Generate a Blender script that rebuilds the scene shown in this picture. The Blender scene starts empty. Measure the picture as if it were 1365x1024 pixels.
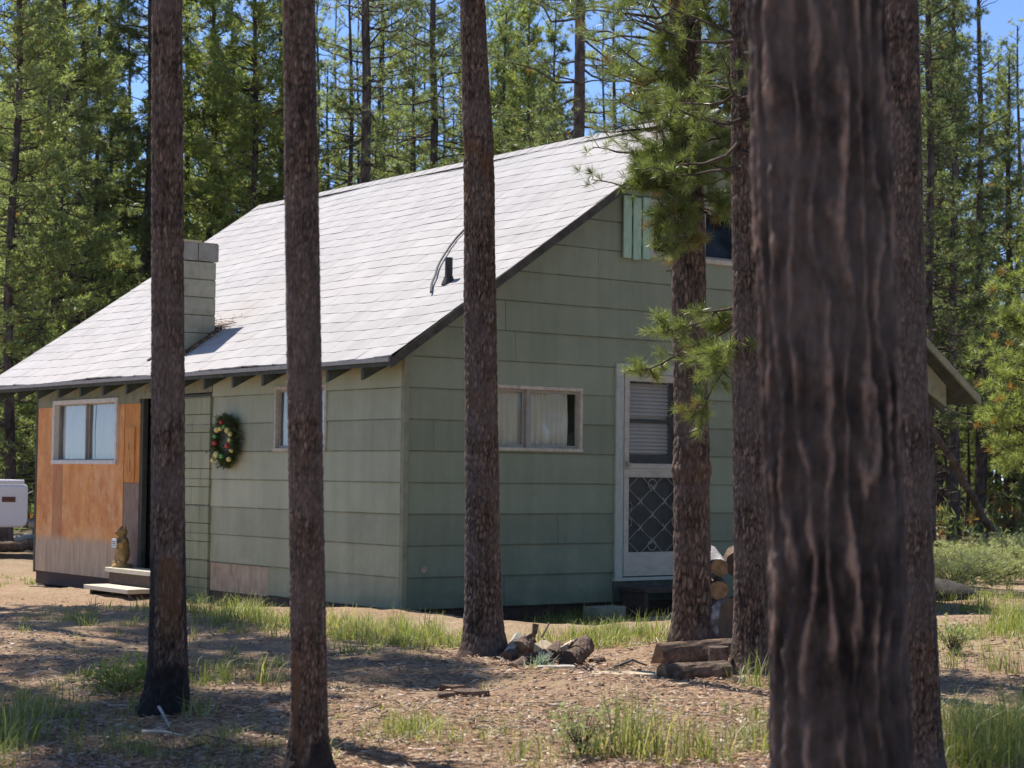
import bpy, math, random
import numpy as np
from mathutils import Vector, Matrix
SC = bpy.context.scene
COL = SC.collection
R_ = math.radians
rng = np.random.default_rng(11)
random.seed(5)

# ------------------------------------------------------------------ camera
CAM_H = 1.48
F_PX = 2544.2          # focal length in pixels of a 1365 px wide picture
PITCH, ROLL = 0.0476, 0.0113
fw = Vector((0, math.cos(PITCH), math.sin(PITCH)))
up0 = Vector((0, -math.sin(PITCH), math.cos(PITCH)))
rt0 = Vector((1, 0, 0))
RT = rt0*math.cos(ROLL) + up0*math.sin(ROLL)
UP = -rt0*math.sin(ROLL) + up0*math.cos(ROLL)
EYE = Vector((0, 0, CAM_H))
cd = bpy.data.cameras.new('camera')
cam = bpy.data.objects.new('camera', cd); COL.objects.link(cam)
cam.matrix_world = Matrix(((RT.x, UP.x, -fw.x, EYE.x), (RT.y, UP.y, -fw.y, EYE.y), (RT.z, UP.z, -fw.z, EYE.z), (0, 0, 0, 1)))
cd.sensor_width = 36; cd.lens = F_PX/1365*36
cd.clip_end = 2000; cd.clip_start = 0.1
cd.dof.use_dof = True; cd.dof.focus_distance = 15.5; cd.dof.aperture_fstop = 5.2
SC.camera = cam

def ray(x, y): return fw + RT*((x-682.5)/F_PX) - UP*((y-512)/F_PX)
def at(x, y, depth):            # the point seen at pixel x, y, so many metres away along the view axis
    return EYE + ray(x, y)*depth
def sstep(a, b, x):
    t = min(1, max(0, (x-a)/(b-a))); return t*t*(3-2*t)
def g0(x, y):                   # lie of the land: the yard is a little higher than the hollow the cabin's front stands in
    rx, ry = x-HC.x, y-HC.y; u = rx*HU.x+ry*HU.y; v = rx*HV.x+ry*HV.y
    base = .25-.16*sstep(16.5, 20.5, y)-.08*sstep(20.5, 26, y)-.04*sstep(26, 32, y)
    return base*(1-sstep(-.05, .55, u)*sstep(-2.0, -.7, v)*(1-sstep(7.5, 9, u)))
def gp(x, y):                   # where that line of sight meets the ground
    d = ray(x, y); z = 0.0
    for _ in range(12): p = EYE + d*((z-EYE.z)/d.z); z = .5*z+.5*g0(p.x, p.y)
    return p
def col_at(px, depth):          # ground point on the vertical through a picture column at a depth
    p = at(px, 620, depth); return Vector((p.x, p.y, 0))

# ------------------------------------------------------------------ light
SUN_EL = R_(60)
HROT = 0.65095                                 # house turned about z
HU = Vector((math.cos(HROT), math.sin(HROT), 0)); HV = Vector((-math.sin(HROT), math.cos(HROT), 0))
HC = Vector((-0.98078, 17.53341, 0))
sd = (HV*1.0 - HU*0.07).normalized()
SUN = Vector((sd.x*math.cos(SUN_EL), sd.y*math.cos(SUN_EL), math.sin(SUN_EL)))
sl = bpy.data.lights.new('sun', 'SUN'); sl.energy = 3.8; sl.angle = R_(0.53); sl.color = (1.0, 0.945, 0.86)
so = bpy.data.objects.new('sun', sl); COL.objects.link(so)
so.rotation_euler = SUN.to_track_quat('Z', 'Y').to_euler(); so.location = (0, 0, 40)
w = bpy.data.worlds.new('World'); SC.world = w; w.use_nodes = True
nt = w.node_tree
bg = nt.nodes['Background']
sky = nt.nodes.new('ShaderNodeTexSky'); sky.sky_type = 'NISHITA'; sky.sun_disc = False
sky.sun_elevation = SUN_EL; sky.sun_rotation = math.atan2(sd.x, sd.y)
sky.altitude = 3000; sky.air_density = 0.52; sky.dust_density = 0.0; sky.ozone_density = 3.2
nt.links.new(sky.outputs[0], bg.inputs[0]); bg.inputs[1].default_value = 0.15
SC.view_settings.view_transform = 'Standard'; SC.view_settings.look = 'None'
SC.view_settings.exposure = 1.05; SC.view_settings.gamma = 1

# ------------------------------------------------------------------ object helpers
def tag(o, label=None, cat=None, group=None, kind=None):
    if label: o['label'] = label
    if cat: o['category'] = cat
    if group: o['group'] = group
    if kind: o['kind'] = kind
    return o
def empty(name, loc=(0, 0, 0), rz=0.0):
    o = bpy.data.objects.new(name, None); COL.objects.link(o)
    o.location = loc; o.rotation_euler = (0, 0, rz); o.empty_display_size = 0.2
    return o
def mk(name, V, F, mats, parent=None, tint=None, smooth=False, midx=None, loc=None, rz=None):
    V = np.asarray(V, dtype=np.float32).reshape(-1, 3)
    me = bpy.data.meshes.new(name)
    if isinstance(F, np.ndarray):
        n, k = F.shape
        me.vertices.add(len(V)); me.vertices.foreach_set('co', V.ravel())
        me.loops.add(n*k); me.loops.foreach_set('vertex_index', F.astype(np.int32).ravel())
        me.polygons.add(n); me.polygons.foreach_set('loop_start', np.arange(0, n*k, k, dtype=np.int32))
        me.polygons.foreach_set('loop_total', np.full(n, k, dtype=np.int32))
        me.update(calc_edges=True)
    else:
        me.from_pydata([tuple(map(float, v)) for v in V], [], F); me.update()
    for m in (mats if isinstance(mats, (list, tuple)) else [mats]): me.materials.append(m)
    if midx is not None: me.polygons.foreach_set('material_index', np.asarray(midx, dtype=np.int32))
    if smooth: me.polygons.foreach_set('use_smooth', np.ones(len(me.polygons), dtype=bool))
    if tint is not None:
        a = me.attributes.new('tint', 'FLOAT_COLOR', 'POINT')
        t = np.asarray(tint, dtype=np.float32)
        if t.shape[1] == 3: t = np.hstack([t, np.ones((len(t), 1), np.float32)])
        a.data.foreach_set('color', t.ravel())
    o = bpy.data.objects.new(name, me); COL.objects.link(o)
    if parent: o.parent = parent
    if loc is not None: o.location = loc
    if rz is not None: o.rotation_euler = (0, 0, rz)
    return o
def dup(o, parent=None):
    c = o.copy(); COL.objects.link(c)
    if parent: c.parent = parent
    for ch in o.children: dup(ch, c)
    return c

class MB:
    """collects boxes, prisms, tubes and lathes into one mesh; faces remember a material slot"""
    def __init__(s): s.v = []; s.f = []; s.m = []
    def add(s, V, F, m=0):
        b = len(s.v); s.v += [tuple(map(float, p)) for p in V]
        s.f += [tuple(i+b for i in f) for f in F]; s.m += [m]*len(F); return s
    def box(s, a, b, m=0, rot=None, piv=None):
        (x0, y0, z0), (x1, y1, z1) = a, b
        V = [Vector(p) for p in ((x0,y0,z0),(x1,y0,z0),(x1,y1,z0),(x0,y1,z0),(x0,y0,z1),(x1,y0,z1),(x1,y1,z1),(x0,y1,z1))]
        if rot is not None:
            c = Vector(piv) if piv is not None else (Vector(a)+Vector(b))/2
            V = [c + rot @ (p-c) for p in V]
        return s.add(V, [(0,3,2,1),(4,5,6,7),(0,1,5,4),(1,2,6,5),(2,3,7,6),(3,0,4,7)], m)
    def prism(s, poly, axis, a, b, m=0):
        """poly: 2-D outline in the plane across axis ('x': (y,z), 'y': (x,z), 'z': (x,y))"""
        def P(q, t): return {'x': (t, q[0], q[1]), 'y': (q[0], t, q[1]), 'z': (q[0], q[1], t)}[axis]
        n = len(poly); V = [P(q, a) for q in poly] + [P(q, b) for q in poly]
        return s.add(V, [tuple(range(n))[::-1], tuple(range(n, 2*n))] + [(i, (i+1) % n, n+(i+1) % n, n+i) for i in range(n)], m)
    def tube(s, pts, rad, n=8, m=0, cap=True):
        pts = [Vector(p) for p in pts]; k = len(pts)
        rad = [rad]*k if isinstance(rad, (int, float)) else rad
        V = []
        ref = Vector((0, 0, 1))
        d0 = (pts[-1]-pts[0]).normalized()
        if abs(d0.z) > .9: ref = Vector((1, 0, 0))
        for i, p in enumerate(pts):
            d = (pts[min(i+1, k-1)]-pts[max(i-1, 0)]).normalized()
            a = d.cross(ref).normalized(); b = d.cross(a)
            V += [p + (a*math.cos(t)+b*math.sin(t))*rad[i] for t in [2*math.pi*j/n for j in range(n)]]
        F = [(i*n+j, i*n+(j+1) % n, (i+1)*n+(j+1) % n, (i+1)*n+j) for i in range(k-1) for j in range(n)]
        if cap: F += [tuple(range(n))[::-1], tuple(range((k-1)*n, k*n))]
        return s.add(V, F, m)
    def lathe(s, prof, n=14, c=(0, 0, 0), m=0):
        V = []
        for r, z in prof: V += [(c[0]+r*math.cos(2*math.pi*j/n), c[1]+r*math.sin(2*math.pi*j/n), c[2]+z) for j in range(n)]
        k = len(prof)
        F = [(i*n+j, i*n+(j+1) % n, (i+1)*n+(j+1) % n, (i+1)*n+j) for i in range(k-1) for j in range(n)]
        F += [tuple(range(n))[::-1], tuple(range((k-1)*n, k*n))]
        return s.add(V, F, m)
    def ball(s, c, r, n=10, m=0, sc=(1, 1, 1)):
        V = []; k = n//2+1
        for i in range(k):
            a = math.pi*i/(k-1)
            rr = max(math.sin(a), .02)
            V += [(c[0]+sc[0]*r*rr*math.cos(2*math.pi*j/n), c[1]+sc[1]*r*rr*math.sin(2*math.pi*j/n), c[2]-sc[2]*r*math.cos(a)) for j in range(n)]
        F = [(i*n+j, i*n+(j+1) % n, (i+1)*n+(j+1) % n, (i+1)*n+j) for i in range(k-1) for j in range(n)]
        F += [tuple(range(n))[::-1], tuple(range((k-1)*n, k*n))]
        return s.add(V, F, m)
    def build(s, name, mats, parent=None, smooth=False, loc=None, rz=None, bevel=0):
        o = mk(name, s.v, s.f, mats, parent, smooth=smooth, midx=s.m, loc=loc, rz=rz)
        if bevel:
            b = o.modifiers.new('bevel', 'BEVEL'); b.width = bevel; b.segments = 2; b.limit_method = 'ANGLE'
        return o

# ------------------------------------------------------------------ material helpers
def newmat(name):
    m = bpy.data.materials.new(name); m.use_nodes = True
    return m, m.node_tree, m.node_tree.nodes['Principled BSDF']
class NT:
    """tiny node writer"""
    def __init__(s, nt): s.nt = nt
    def n(s, t, **k):
        q = s.nt.nodes.new(t)
        for a, b in k.items(): setattr(q, a, b)
        return q
    def l(s, a, b): s.nt.links.new(a, b)
    def coord(s, scale=(1, 1, 1), out='Object'):
        t = s.n('ShaderNodeTexCoord'); mp = s.n('ShaderNodeMapping'); mp.inputs['Scale'].default_value = scale
        s.l(t.outputs[out], mp.inputs[0]); return mp.outputs[0]
    def noise(s, v, scale, det=4, rough=.6, dist=0):
        q = s.n('ShaderNodeTexNoise'); q.inputs['Scale'].default_value = scale; q.inputs['Detail'].default_value = det
        q.inputs['Roughness'].default_value = rough; q.inputs['Distortion'].default_value = dist
        s.l(v, q.inputs['Vector']); return q.outputs['Fac']
    def ramp(s, f, stops, interp='LINEAR'):
        q = s.n('ShaderNodeValToRGB'); e = q.color_ramp.elements; q.color_ramp.interpolation = interp
        while len(e) < len(stops): e.new(.5)
        for i, (p, c) in enumerate(stops):
            e[i].position = p; e[i].color = (*c, 1) if not isinstance(c, (int, float)) else (c, c, c, 1)
        s.l(f, q.inputs[0]); return q.outputs[0]
    def mix(s, f, a, b, mode='MIX'):
        q = s.n('ShaderNodeMix', data_type='RGBA', blend_type=mode)
        for i, x in ((0, f), (6, a), (7, b)):
            if isinstance(x, (int, float)): q.inputs[i].default_value = x if i == 0 else (x, x, x, 1)
            elif isinstance(x, tuple): q.inputs[i].default_value = (*x, 1)
            else: s.l(x, q.inputs[i])
        return q.outputs[2]
    def math(s, op, a, b=0.0):
        q = s.n('ShaderNodeMath', operation=op)
        for i, x in ((0, a), (1, b)):
            if isinstance(x, (int, float)): q.inputs[i].default_value = x
            else: s.l(x, q.inputs[i])
        return q.outputs[0]
    def bump(s, h, strength=.4, dist=.01, normal=None):
        q = s.n('ShaderNodeBump'); q.inputs['Strength'].default_value = strength; q.inputs['Distance'].default_value = dist
        s.l(h, q.inputs['Height'])
        if normal is not None: s.l(normal, q.inputs['Normal'])
        return q.outputs[0]
    def attr(s, name='tint'):
        a = s.n('ShaderNodeAttribute', attribute_name=name); return a.outputs['Color']
    def sep(s, c):
        q = s.n('ShaderNodeSeparateColor'); s.l(c, q.inputs[0]); return q.outputs
    def sepxyz(s, v):
        q = s.n('ShaderNodeSeparateXYZ'); s.l(v, q.inputs[0]); return q.outputs

def noisy(name, c1, c2, scale=6, stretch=(1, 1, 1), rough=.85, bump=.3, bscale=40, spec=.3, c3=None, det=6):
    m, t, b = newmat(name); N = NT(t)
    v = N.coord(stretch)
    f = N.noise(v, scale, det, .65)
    stops = [(.3, c1), (.7, c2)] if c3 is None else [(.28, c1), (.5, c2), (.72, c3)]
    c = N.ramp(f, stops)
    N.l(c, b.inputs['Base Color']); b.inputs['Roughness'].default_value = rough
    b.inputs['Specular IOR Level'].default_value = spec
    if bump: N.l(N.bump(N.noise(v, bscale, 5, .7), bump, .01), b.inputs['Normal'])
    return m

M = {}
def make_bark(name, lo, mid, hi, fine=60, rw=.5, char=(.012, .011, .011), scar=(.20, .10, .045)):
    m, t, b = newmat(name); N = NT(t)
    v = N.coord((1, 1, .35)); vi = N.coord((1, 1, 1))
    r, g, bl = N.sep(N.attr())[:3]
    f1 = N.noise(v, fine, 5, .7); f2 = N.noise(vi, 3.0, 4, .6)
    f3 = N.noise(N.coord((1, 1, .18)), fine*.42, 4, .65)
    h = N.math('ADD', N.math('MULTIPLY', r, rw), N.math('ADD', N.math('MULTIPLY', N.math('SUBTRACT', f1, .5), 1.1), N.math('MULTIPLY', N.math('SUBTRACT', f3, .36), 1.0)))
    c = N.ramp(h, [(.08, lo), (.45, mid), (.95, hi)])
    c = N.mix(N.ramp(f2, [(.42, 0.0), (.62, .55)]), c, N.mix(f1, (.055, .040, .034), (.26, .20, .17)))
    c = N.mix(N.ramp(N.noise(vi, 14, 3, .6), [(.66, 0.0), (.74, .4)]), c, (.16, .085, .045))
    sc = N.math('MULTIPLY', g, N.ramp(N.noise(v, 16, 5, .7), [(.3, .25), (.6, 1.0)]))
    c = N.mix(sc, c, N.mix(f1, tuple(x*.5 for x in scar), scar))
    c = N.mix(N.math('MULTIPLY', bl, N.ramp(N.noise(v, 22, 5, .75), [(.25, .6), (.55, 1.0)])), c, char)
    N.l(c, b.inputs['Base Color']); b.inputs['Roughness'].default_value = .9; b.inputs['Specular IOR Level'].default_value = .25
    N.l(N.bump(N.math('ADD', f1, N.math('MULTIPLY', r, .3)), .8, .008), b.inputs['Normal'])
    return m
M['bark'] = make_bark('pine_bark', (.018, .013, .010), (.128, .082, .059), (.37, .275, .21), fine=95)
M['bark_big'] = make_bark('furrowed_bark', (.014, .010, .009), (.052, .036, .030), (.35, .225, .165), fine=46, rw=.72)
M['bark_far'] = make_bark('far_pine_bark', (.022, .016, .013), (.085, .062, .050), (.20, .155, .13), fine=25)

def make_needles(name, dark, light, dead=(.20, .085, .03), trans=.55, rough=.5):
    m, t, b = newmat(name); N = NT(t)
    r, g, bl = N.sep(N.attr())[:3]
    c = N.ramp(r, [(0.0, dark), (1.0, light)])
    c = N.mix(g, c, dead)
    N.l(c, b.inputs['Base Color']); b.inputs['Roughness'].default_value = rough-.08; b.inputs['Specular IOR Level'].default_value = .5
    tr = N.n('ShaderNodeBsdfTranslucent'); N.l(N.mix(1.0, c, (1.6, 1.75, .95), 'MULTIPLY'), tr.inputs[0])
    mx = N.n('ShaderNodeMixShader'); mx.inputs[0].default_value = trans
    N.l(b.outputs[0], mx.inputs[1]); N.l(tr.outputs[0], mx.inputs[2])
    N.l(mx.outputs[0], t.nodes['Material Output'].inputs[0])
    return m
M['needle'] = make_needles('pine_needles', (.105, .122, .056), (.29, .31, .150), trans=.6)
M['needle_dark'] = make_needles('dark_pine_needles', (.060, .074, .038), (.185, .205, .105))  # darker copy of the needle colour, partly painting in shade on the right-hand pines
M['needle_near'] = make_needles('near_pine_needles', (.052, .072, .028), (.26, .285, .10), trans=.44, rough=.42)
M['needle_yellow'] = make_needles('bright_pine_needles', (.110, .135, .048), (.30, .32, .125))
M['grass'] = make_needles('grass_blades', (.070, .095, .028), (.25, .28, .075), dead=(.42, .34, .18), trans=.4, rough=.6)
M['sage'] = make_needles('shrub_leaves', (.20, .225, .11), (.42, .43, .23), dead=(.30, .24, .14), trans=.3, rough=.7)
M['silver'] = make_needles('silver_leaves', (.20, .25, .20), (.36, .42, .36), dead=(.3, .28, .2), trans=.2, rough=.7)
M['twig'] = noisy('dead_twigs', (.05, .042, .038), (.15, .125, .11), 12)
M['grey_wood'] = noisy('weathered_grey_wood', (.20, .18, .155), (.42, .39, .34), 8, (1, 1, 6), c3=(.55, .52, .47))
M['cut_wood'] = noisy('cut_pine_wood', (.13, .075, .038), (.36, .23, .12), 26, bscale=70)
M['aged_wood'] = noisy('aged_shaded_cut_wood', (.06, .04, .028), (.14, .095, .065), 12, bscale=70)  # brown kept dark to put shade into the sawn faces, chiefly the big round
M['cut_pale'] = noisy('pale_split_wood', (.34, .265, .17), (.54, .455, .33), 9, bscale=70)
M['log_bark'] = noisy('firewood_bark', (.030, .020, .015), (.13, .085, .06), 22, (1, 1, 1), c3=(.24, .17, .13), bump=.8, bscale=50)
M['birch_bark'] = noisy('pale_flaking_bark', (.04, .035, .034), (.20, .19, .19), 14, c3=(.52, .51, .52), bump=.6)
# ------------------------------------------------------------------ noise in numpy
def hsh(ix, iy, s):
    x = np.sin(ix*127.1 + iy*311.7 + s*74.7)*43758.5453
    return x - np.floor(x)
def vnoise(x, y, per, s):
    ix, iy = np.floor(x), np.floor(y); fx, fy = x-ix, y-iy
    fx = fx*fx*(3-2*fx); fy = fy*fy*(3-2*fy)
    a, b = np.mod(ix, per), np.mod(ix+1, per)
    return (hsh(a, iy, s)*(1-fx)+hsh(b, iy, s)*fx)*(1-fy) + (hsh(a, iy+1, s)*(1-fx)+hsh(b, iy+1, s)*fx)*fy
def plates(th, z, R, cw, ch, s, net=False):
    """cells of bark: returns ridge 0..1 (0 in the furrow) and a random per cell"""
    nc = max(4, int(round(2*math.pi*R/cw)))
    gx = th/(2*math.pi)*nc; gy = z/ch
    if net:                        # long wavy ridges that rise, fork and die out, dark furrows between
        g = gx + (vnoise(gx*.8, z/.20, max(3, round(nc*.8)), s+5)-.5)*.95 + (vnoise(gx*2, z/.07, nc*2, s+6)-.5)*.38
        fr = g-np.floor(g); c = np.mod(np.floor(g), nc)
        on = np.clip((vnoise(c+.5, z/.13+c*3.7, 1e6, s+8)-.15)/.35, 0, 1)
        wd = .13+.12*vnoise(gx*1.5, z/.05, round(nc*1.5), s+11)
        return np.exp(-((fr-.5)/wd)**2)*(.30+.70*on), .3+.7*vnoise(gx*1.3, z/.09, round(nc*1.3), s+12)
    gx = gx + (vnoise(gx*.7, gy*1.3, max(3, round(nc*.7)), s+5)-.5)*.9
    gy = gy + (vnoise(gx*1.0, gy*.8, nc, s+9)-.5)*.9
    ix, iy = np.floor(gx), np.floor(gy)
    d1 = np.full(gx.shape, 9.); d2 = d1.copy(); cr = np.zeros_like(d1)
    for a in (-1, 0, 1):
        for b in (-1, 0, 1):
            cx, cy = ix+a, iy+b; px = np.mod(cx, nc)
            jx = cx+.15+.7*hsh(px, cy, s+1); jy = cy+.1+.8*hsh(px, cy, s+2)
            d = np.sqrt((jx-gx)**2+(jy-gy)**2)
            c = hsh(px, cy, s+3)
            near = d < d1
            d2 = np.where(near, d1, np.minimum(d2, d)); cr = np.where(near, c, cr); d1 = np.where(near, d, d1)
    return np.clip((d2-d1)*1.9, 0, 1), cr

def trunk_mesh(name, path, mat, parent, segs, dz, cw, ch, amp, seed, marks=None, zfine=None, bumps=(), net=False, flare=.58):
    """path: [(x, y, z, radius)] upward, local; bark plates stand out by amp; marks(th,z)->(scar, char)"""
    P = np.array(path, dtype=float)
    zs = [P[0, 2]]
    while zs[-1] < P[-1, 2]:
        zs.append(zs[-1] + (dz if zfine is None or zs[-1] < zfine else dz*6))
    zs = np.array(zs)
    cx, cy, rr = (np.interp(zs, P[:, 2], P[:, i]) for i in (0, 1, 3))
    th = np.arange(segs)/segs*2*math.pi
    T, Z = np.meshgrid(th, zs)
    r0 = rr.mean()
    ridge, cell = plates(T, Z, r0, cw, ch, seed, net)
    big = vnoise(T/(2*math.pi)*5, Z*1.7, 5, seed+20)-.5
    fine = vnoise(T/(2*math.pi)*segs*.5, Z/dz*.5, max(3, segs//2), seed+21)-.5
    scar = char = np.zeros_like(T)
    if marks: scar, char = marks(T, Z)
    disp = (np.sqrt(ridge)-.6)*amp*(.65+.7*cell) + big*r0*.10 + fine*amp*.5 - scar*amp*1.3
    if net: disp = disp + (vnoise(T/(2*math.pi)*segs*.9, Z/dz*.45, int(segs*.9), seed+40)-.5)*amp*.5
    rad = rr[:, None] + disp
    lob = .55+.9*vnoise(T/(2*math.pi)*6, Z*0+seed, 6, seed+30)
    rad = rad + (r0*flare*np.exp(-np.maximum(Z, 0)/(r0*1.3)))*lob
    for (bz, bw, ba) in bumps: rad = rad + ba*np.exp(-((Z-bz)/bw)**2)*(1+1.2*big+.6*fine)
    X = cx[:, None]+rad*np.cos(T); Y = cy[:, None]+rad*np.sin(T)
    V = np.stack([X, Y, Z], -1).reshape(-1, 3)
    n = len(zs); i = np.arange((n-1)*segs); row, c = i//segs, i % segs; c2 = (c+1) % segs
    F = np.stack([row*segs+c, row*segs+c2, (row+1)*segs+c2, (row+1)*segs+c], -1)
    tint = np.stack([np.clip(ridge*(.35+.75*cell)+fine*.2, 0, 1), np.clip(scar, 0, 1), np.clip(char, 0, 1)], -1).reshape(-1, 3)
    return mk(name, V, F, mat, parent, tint=tint, smooth=True)

# ------------------------------------------------------------------ foliage in numpy
def nrm(a): return a/np.maximum(np.linalg.norm(a, axis=-1, keepdims=True), 1e-9)
def tufts(C, D, k, length, width, spread, rg, shade=None, dead=0.0, along=0.0):
    """needle bunches: k thin triangles from each centre C around direction D"""
    n = len(C)
    d = nrm(D[:, None, :]*(1.0/spread) + rg.normal(size=(n, k, 3)))
    L = length*(.7+.6*rg.random((n, k, 1)))
    side = nrm(np.cross(d, rg.normal(size=(n, k, 3))))*width*.5
    base = np.broadcast_to(C[:, None, :], (n, k, 3)) + (D[:, None, :]*along*(rg.random((n, k, 1))-.6) if along else 0)
    mid = base + d*L*.45
    V = np.stack([base, mid+side, base+d*L, mid-side], 2).reshape(-1, 3)
    F = np.arange(n*k*4, dtype=np.int32).reshape(-1, 4)
    t = rg.random((n, 1)) if shade is None else shade[:, None]
    t = np.clip(t + rg.normal(size=(n, k))*.12, 0, 1)
    g = np.where(rg.random((n, 1)) < dead, .8, 0.0)*np.ones((n, k))
    tint = np.stack([t, g, rg.random((n, k))], -1)
    tint = np.repeat(tint.reshape(-1, 3), 4, axis=0)
    return V, F, tint
def tubes(paths, rads, n=3):
    """paths (N,k,3), rads (N,k) -> n-sided tubes"""
    paths = np.asarray(paths); rads = np.asarray(rads); N_, k = paths.shape[:2]
    d = nrm(np.gradient(paths, axis=1))
    ref = np.where(np.abs(d[..., 2:3]) > .9, np.array([1., 0, 0]), np.array([0, 0, 1.]))
    a = nrm(np.cross(d, ref)); b = np.cross(d, a)
    ang = np.arange(n)/n*2*math.pi
    V = paths[:, :, None, :] + rads[:, :, None, None]*(a[:, :, None, :]*np.cos(ang)[None, None, :, None]+b[:, :, None, :]*np.sin(ang)[None, None, :, None])
    i = np.arange(N_)[:, None, None]*k*n; j = np.arange(k-1)[None, :, None]*n; c = np.arange(n)[None, None, :]; c2 = (c+1) % n
    F = np.stack([i+j+c, i+j+c2, i+j+n+c2, i+j+n+c], -1).reshape(-1, 4)
    return V.reshape(-1, 3), F.astype(np.int32)

def crown_arrays(rg, H, zb, R, step=.32, nb=4, tdens=7.0, k=9, nl=.11, nw=.018, spread=.9, dead_below=0.0, deadf=.02, top_r=.15, lean=(0, 0), upsweep=.5, gaps=.1, shadebias=0.0):
    """branches in whorls with side twigs; needle bunches on the outer two thirds"""
    paths, prad, C, D, sh = [], [], [], [], []
    z = zb - dead_below
    while z < H-.1:
        rel = (z-zb)/(H-zb)
        live = z >= zb
        for _ in range(rg.integers(max(1, nb-1), nb+2)):
            if rg.random() < gaps: continue
            az = rg.random()*2*math.pi
            if live: L = R*(max(1-rel, 0.02)**.75)*(.62+.38*min(1, rel*5+.3))*(.6+.65*rg.random())+top_r
            else: L = R*.55*(.3+.8*rg.random())
            el = -.15+.75*rel+rg.normal()*.14 if live else -.1+rg.normal()*.2
            d = np.array([math.cos(az)*math.cos(el), math.sin(az)*math.cos(el), math.sin(el)])
            t = np.linspace(0, 1, 6)[:, None]
            bow = np.array([0, 0, 1.])*(t**2*upsweep*.5 - t*.12)*L
            wob = np.cumsum(rg.normal(size=(6, 3))*.035*L, axis=0); wob[0] = 0
            z0 = z + rg.normal()*.1
            P = np.array([lean[0]*z0, lean[1]*z0, z0]) + d*t*L + bow + wob
            paths.append(P); prad.append(np.linspace(.010+.010*L, .003, 6)*(1 if live else .8))
            nt_ = int(rg.poisson(tdens*L*2.0)) if live else 0
            if not live:      # dead twigs
                for _k in range(2):
                    s0 = .3+.6*rg.random(); q = P[0]+(P[-1]-P[0])*s0
                    e = q + nrm(d+rg.normal(size=3)*.7)*L*.35
                    paths.append(q + (e-q)*t); prad.append(np.linspace(.005, .002, 6))
            for _k in range(nt_):
                s0 = .28+.72*math.sqrt(rg.random()); fi = s0*5; i0 = min(int(fi), 4); q = P[i0]+(P[i0+1]-P[i0])*(fi-i0)
                off = rg.normal(size=3)*np.array([1, 1, .55]); off -= d*np.dot(off, d)*.5
                tl = (.10+.30*L*(1.15-s0))*rg.random()
                e = q + nrm(off + d*.5 + np.array([0, 0, .3]))*tl
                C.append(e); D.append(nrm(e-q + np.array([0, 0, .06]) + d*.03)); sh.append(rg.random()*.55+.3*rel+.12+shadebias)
                if rg.random() < .30:
                    paths.append(q+(e-q)*t); prad.append(np.linspace(.004, .002, 6))
        z += step*(.75+.5*rg.random())*(1-.3*rel)
    C, D, sh = np.array(C), np.array(D), np.array(sh)
    NV, NF, NTn = tufts(C, D, k, nl, nw, spread, rg, np.clip(sh, 0, 1), deadf)
    BV, BF = tubes(np.array(paths), np.array(prad))
    return (NV, NF, NTn), (BV, BF)

def const_tint(n, lo=.2, hi=.7): 
    a = np.zeros((n, 3)); a[:, 0] = rng.uniform(lo, hi, n); return a

# ------------------------------------------------------------------ ground
gx = np.concatenate([np.linspace(-300, -16, 12), np.linspace(-14, 16, 181), np.linspace(18, 300, 12)])
gy = np.concatenate([np.linspace(-30, 2, 6), np.linspace(2.5, 32, 240), np.linspace(34, 400, 24)])
GX, GY = np.meshgrid(gx, gy)
fade = np.clip((GY-4)/4, 0, 1)*np.clip((40-GY)/8, 0, 1)
GZ = (0.035*np.sin(GX*.9+1.3)*np.sin(GY*.7+.4)+.02*np.sin(GX*2.3+GY*1.7))*fade
micro = (vnoise(GX*3.1, GY*3.1, 1e6, 3)-.5)*.035 + (vnoise(GX*7.3, GY*7.3, 1e6, 4)-.5)*.022
GZ = GZ + micro*fade + np.array([[g0(a_, b_) for a_ in gx] for b_ in gy])
def ground_z(x, y): 
    i = np.clip(np.searchsorted(gy, y), 1, len(gy)-1); j = np.clip(np.searchsorted(gx, x), 1, len(gx)-1)
    ty = (y-gy[i-1])/(gy[i]-gy[i-1]); tx = (x-gx[j-1])/(gx[j]-gx[j-1])
    return (GZ[i-1, j-1]*(1-tx)+GZ[i-1, j]*tx)*(1-ty)+(GZ[i, j-1]*(1-tx)+GZ[i, j]*tx)*ty
nx, ny = len(gx), len(gy)
ii = np.arange((ny-1)*(nx-1)); r_, c_ = ii//(nx-1), ii % (nx-1)
GF = np.stack([r_*nx+c_, r_*nx+c_+1, (r_+1)*nx+c_+1, (r_+1)*nx+c_], -1)
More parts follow.
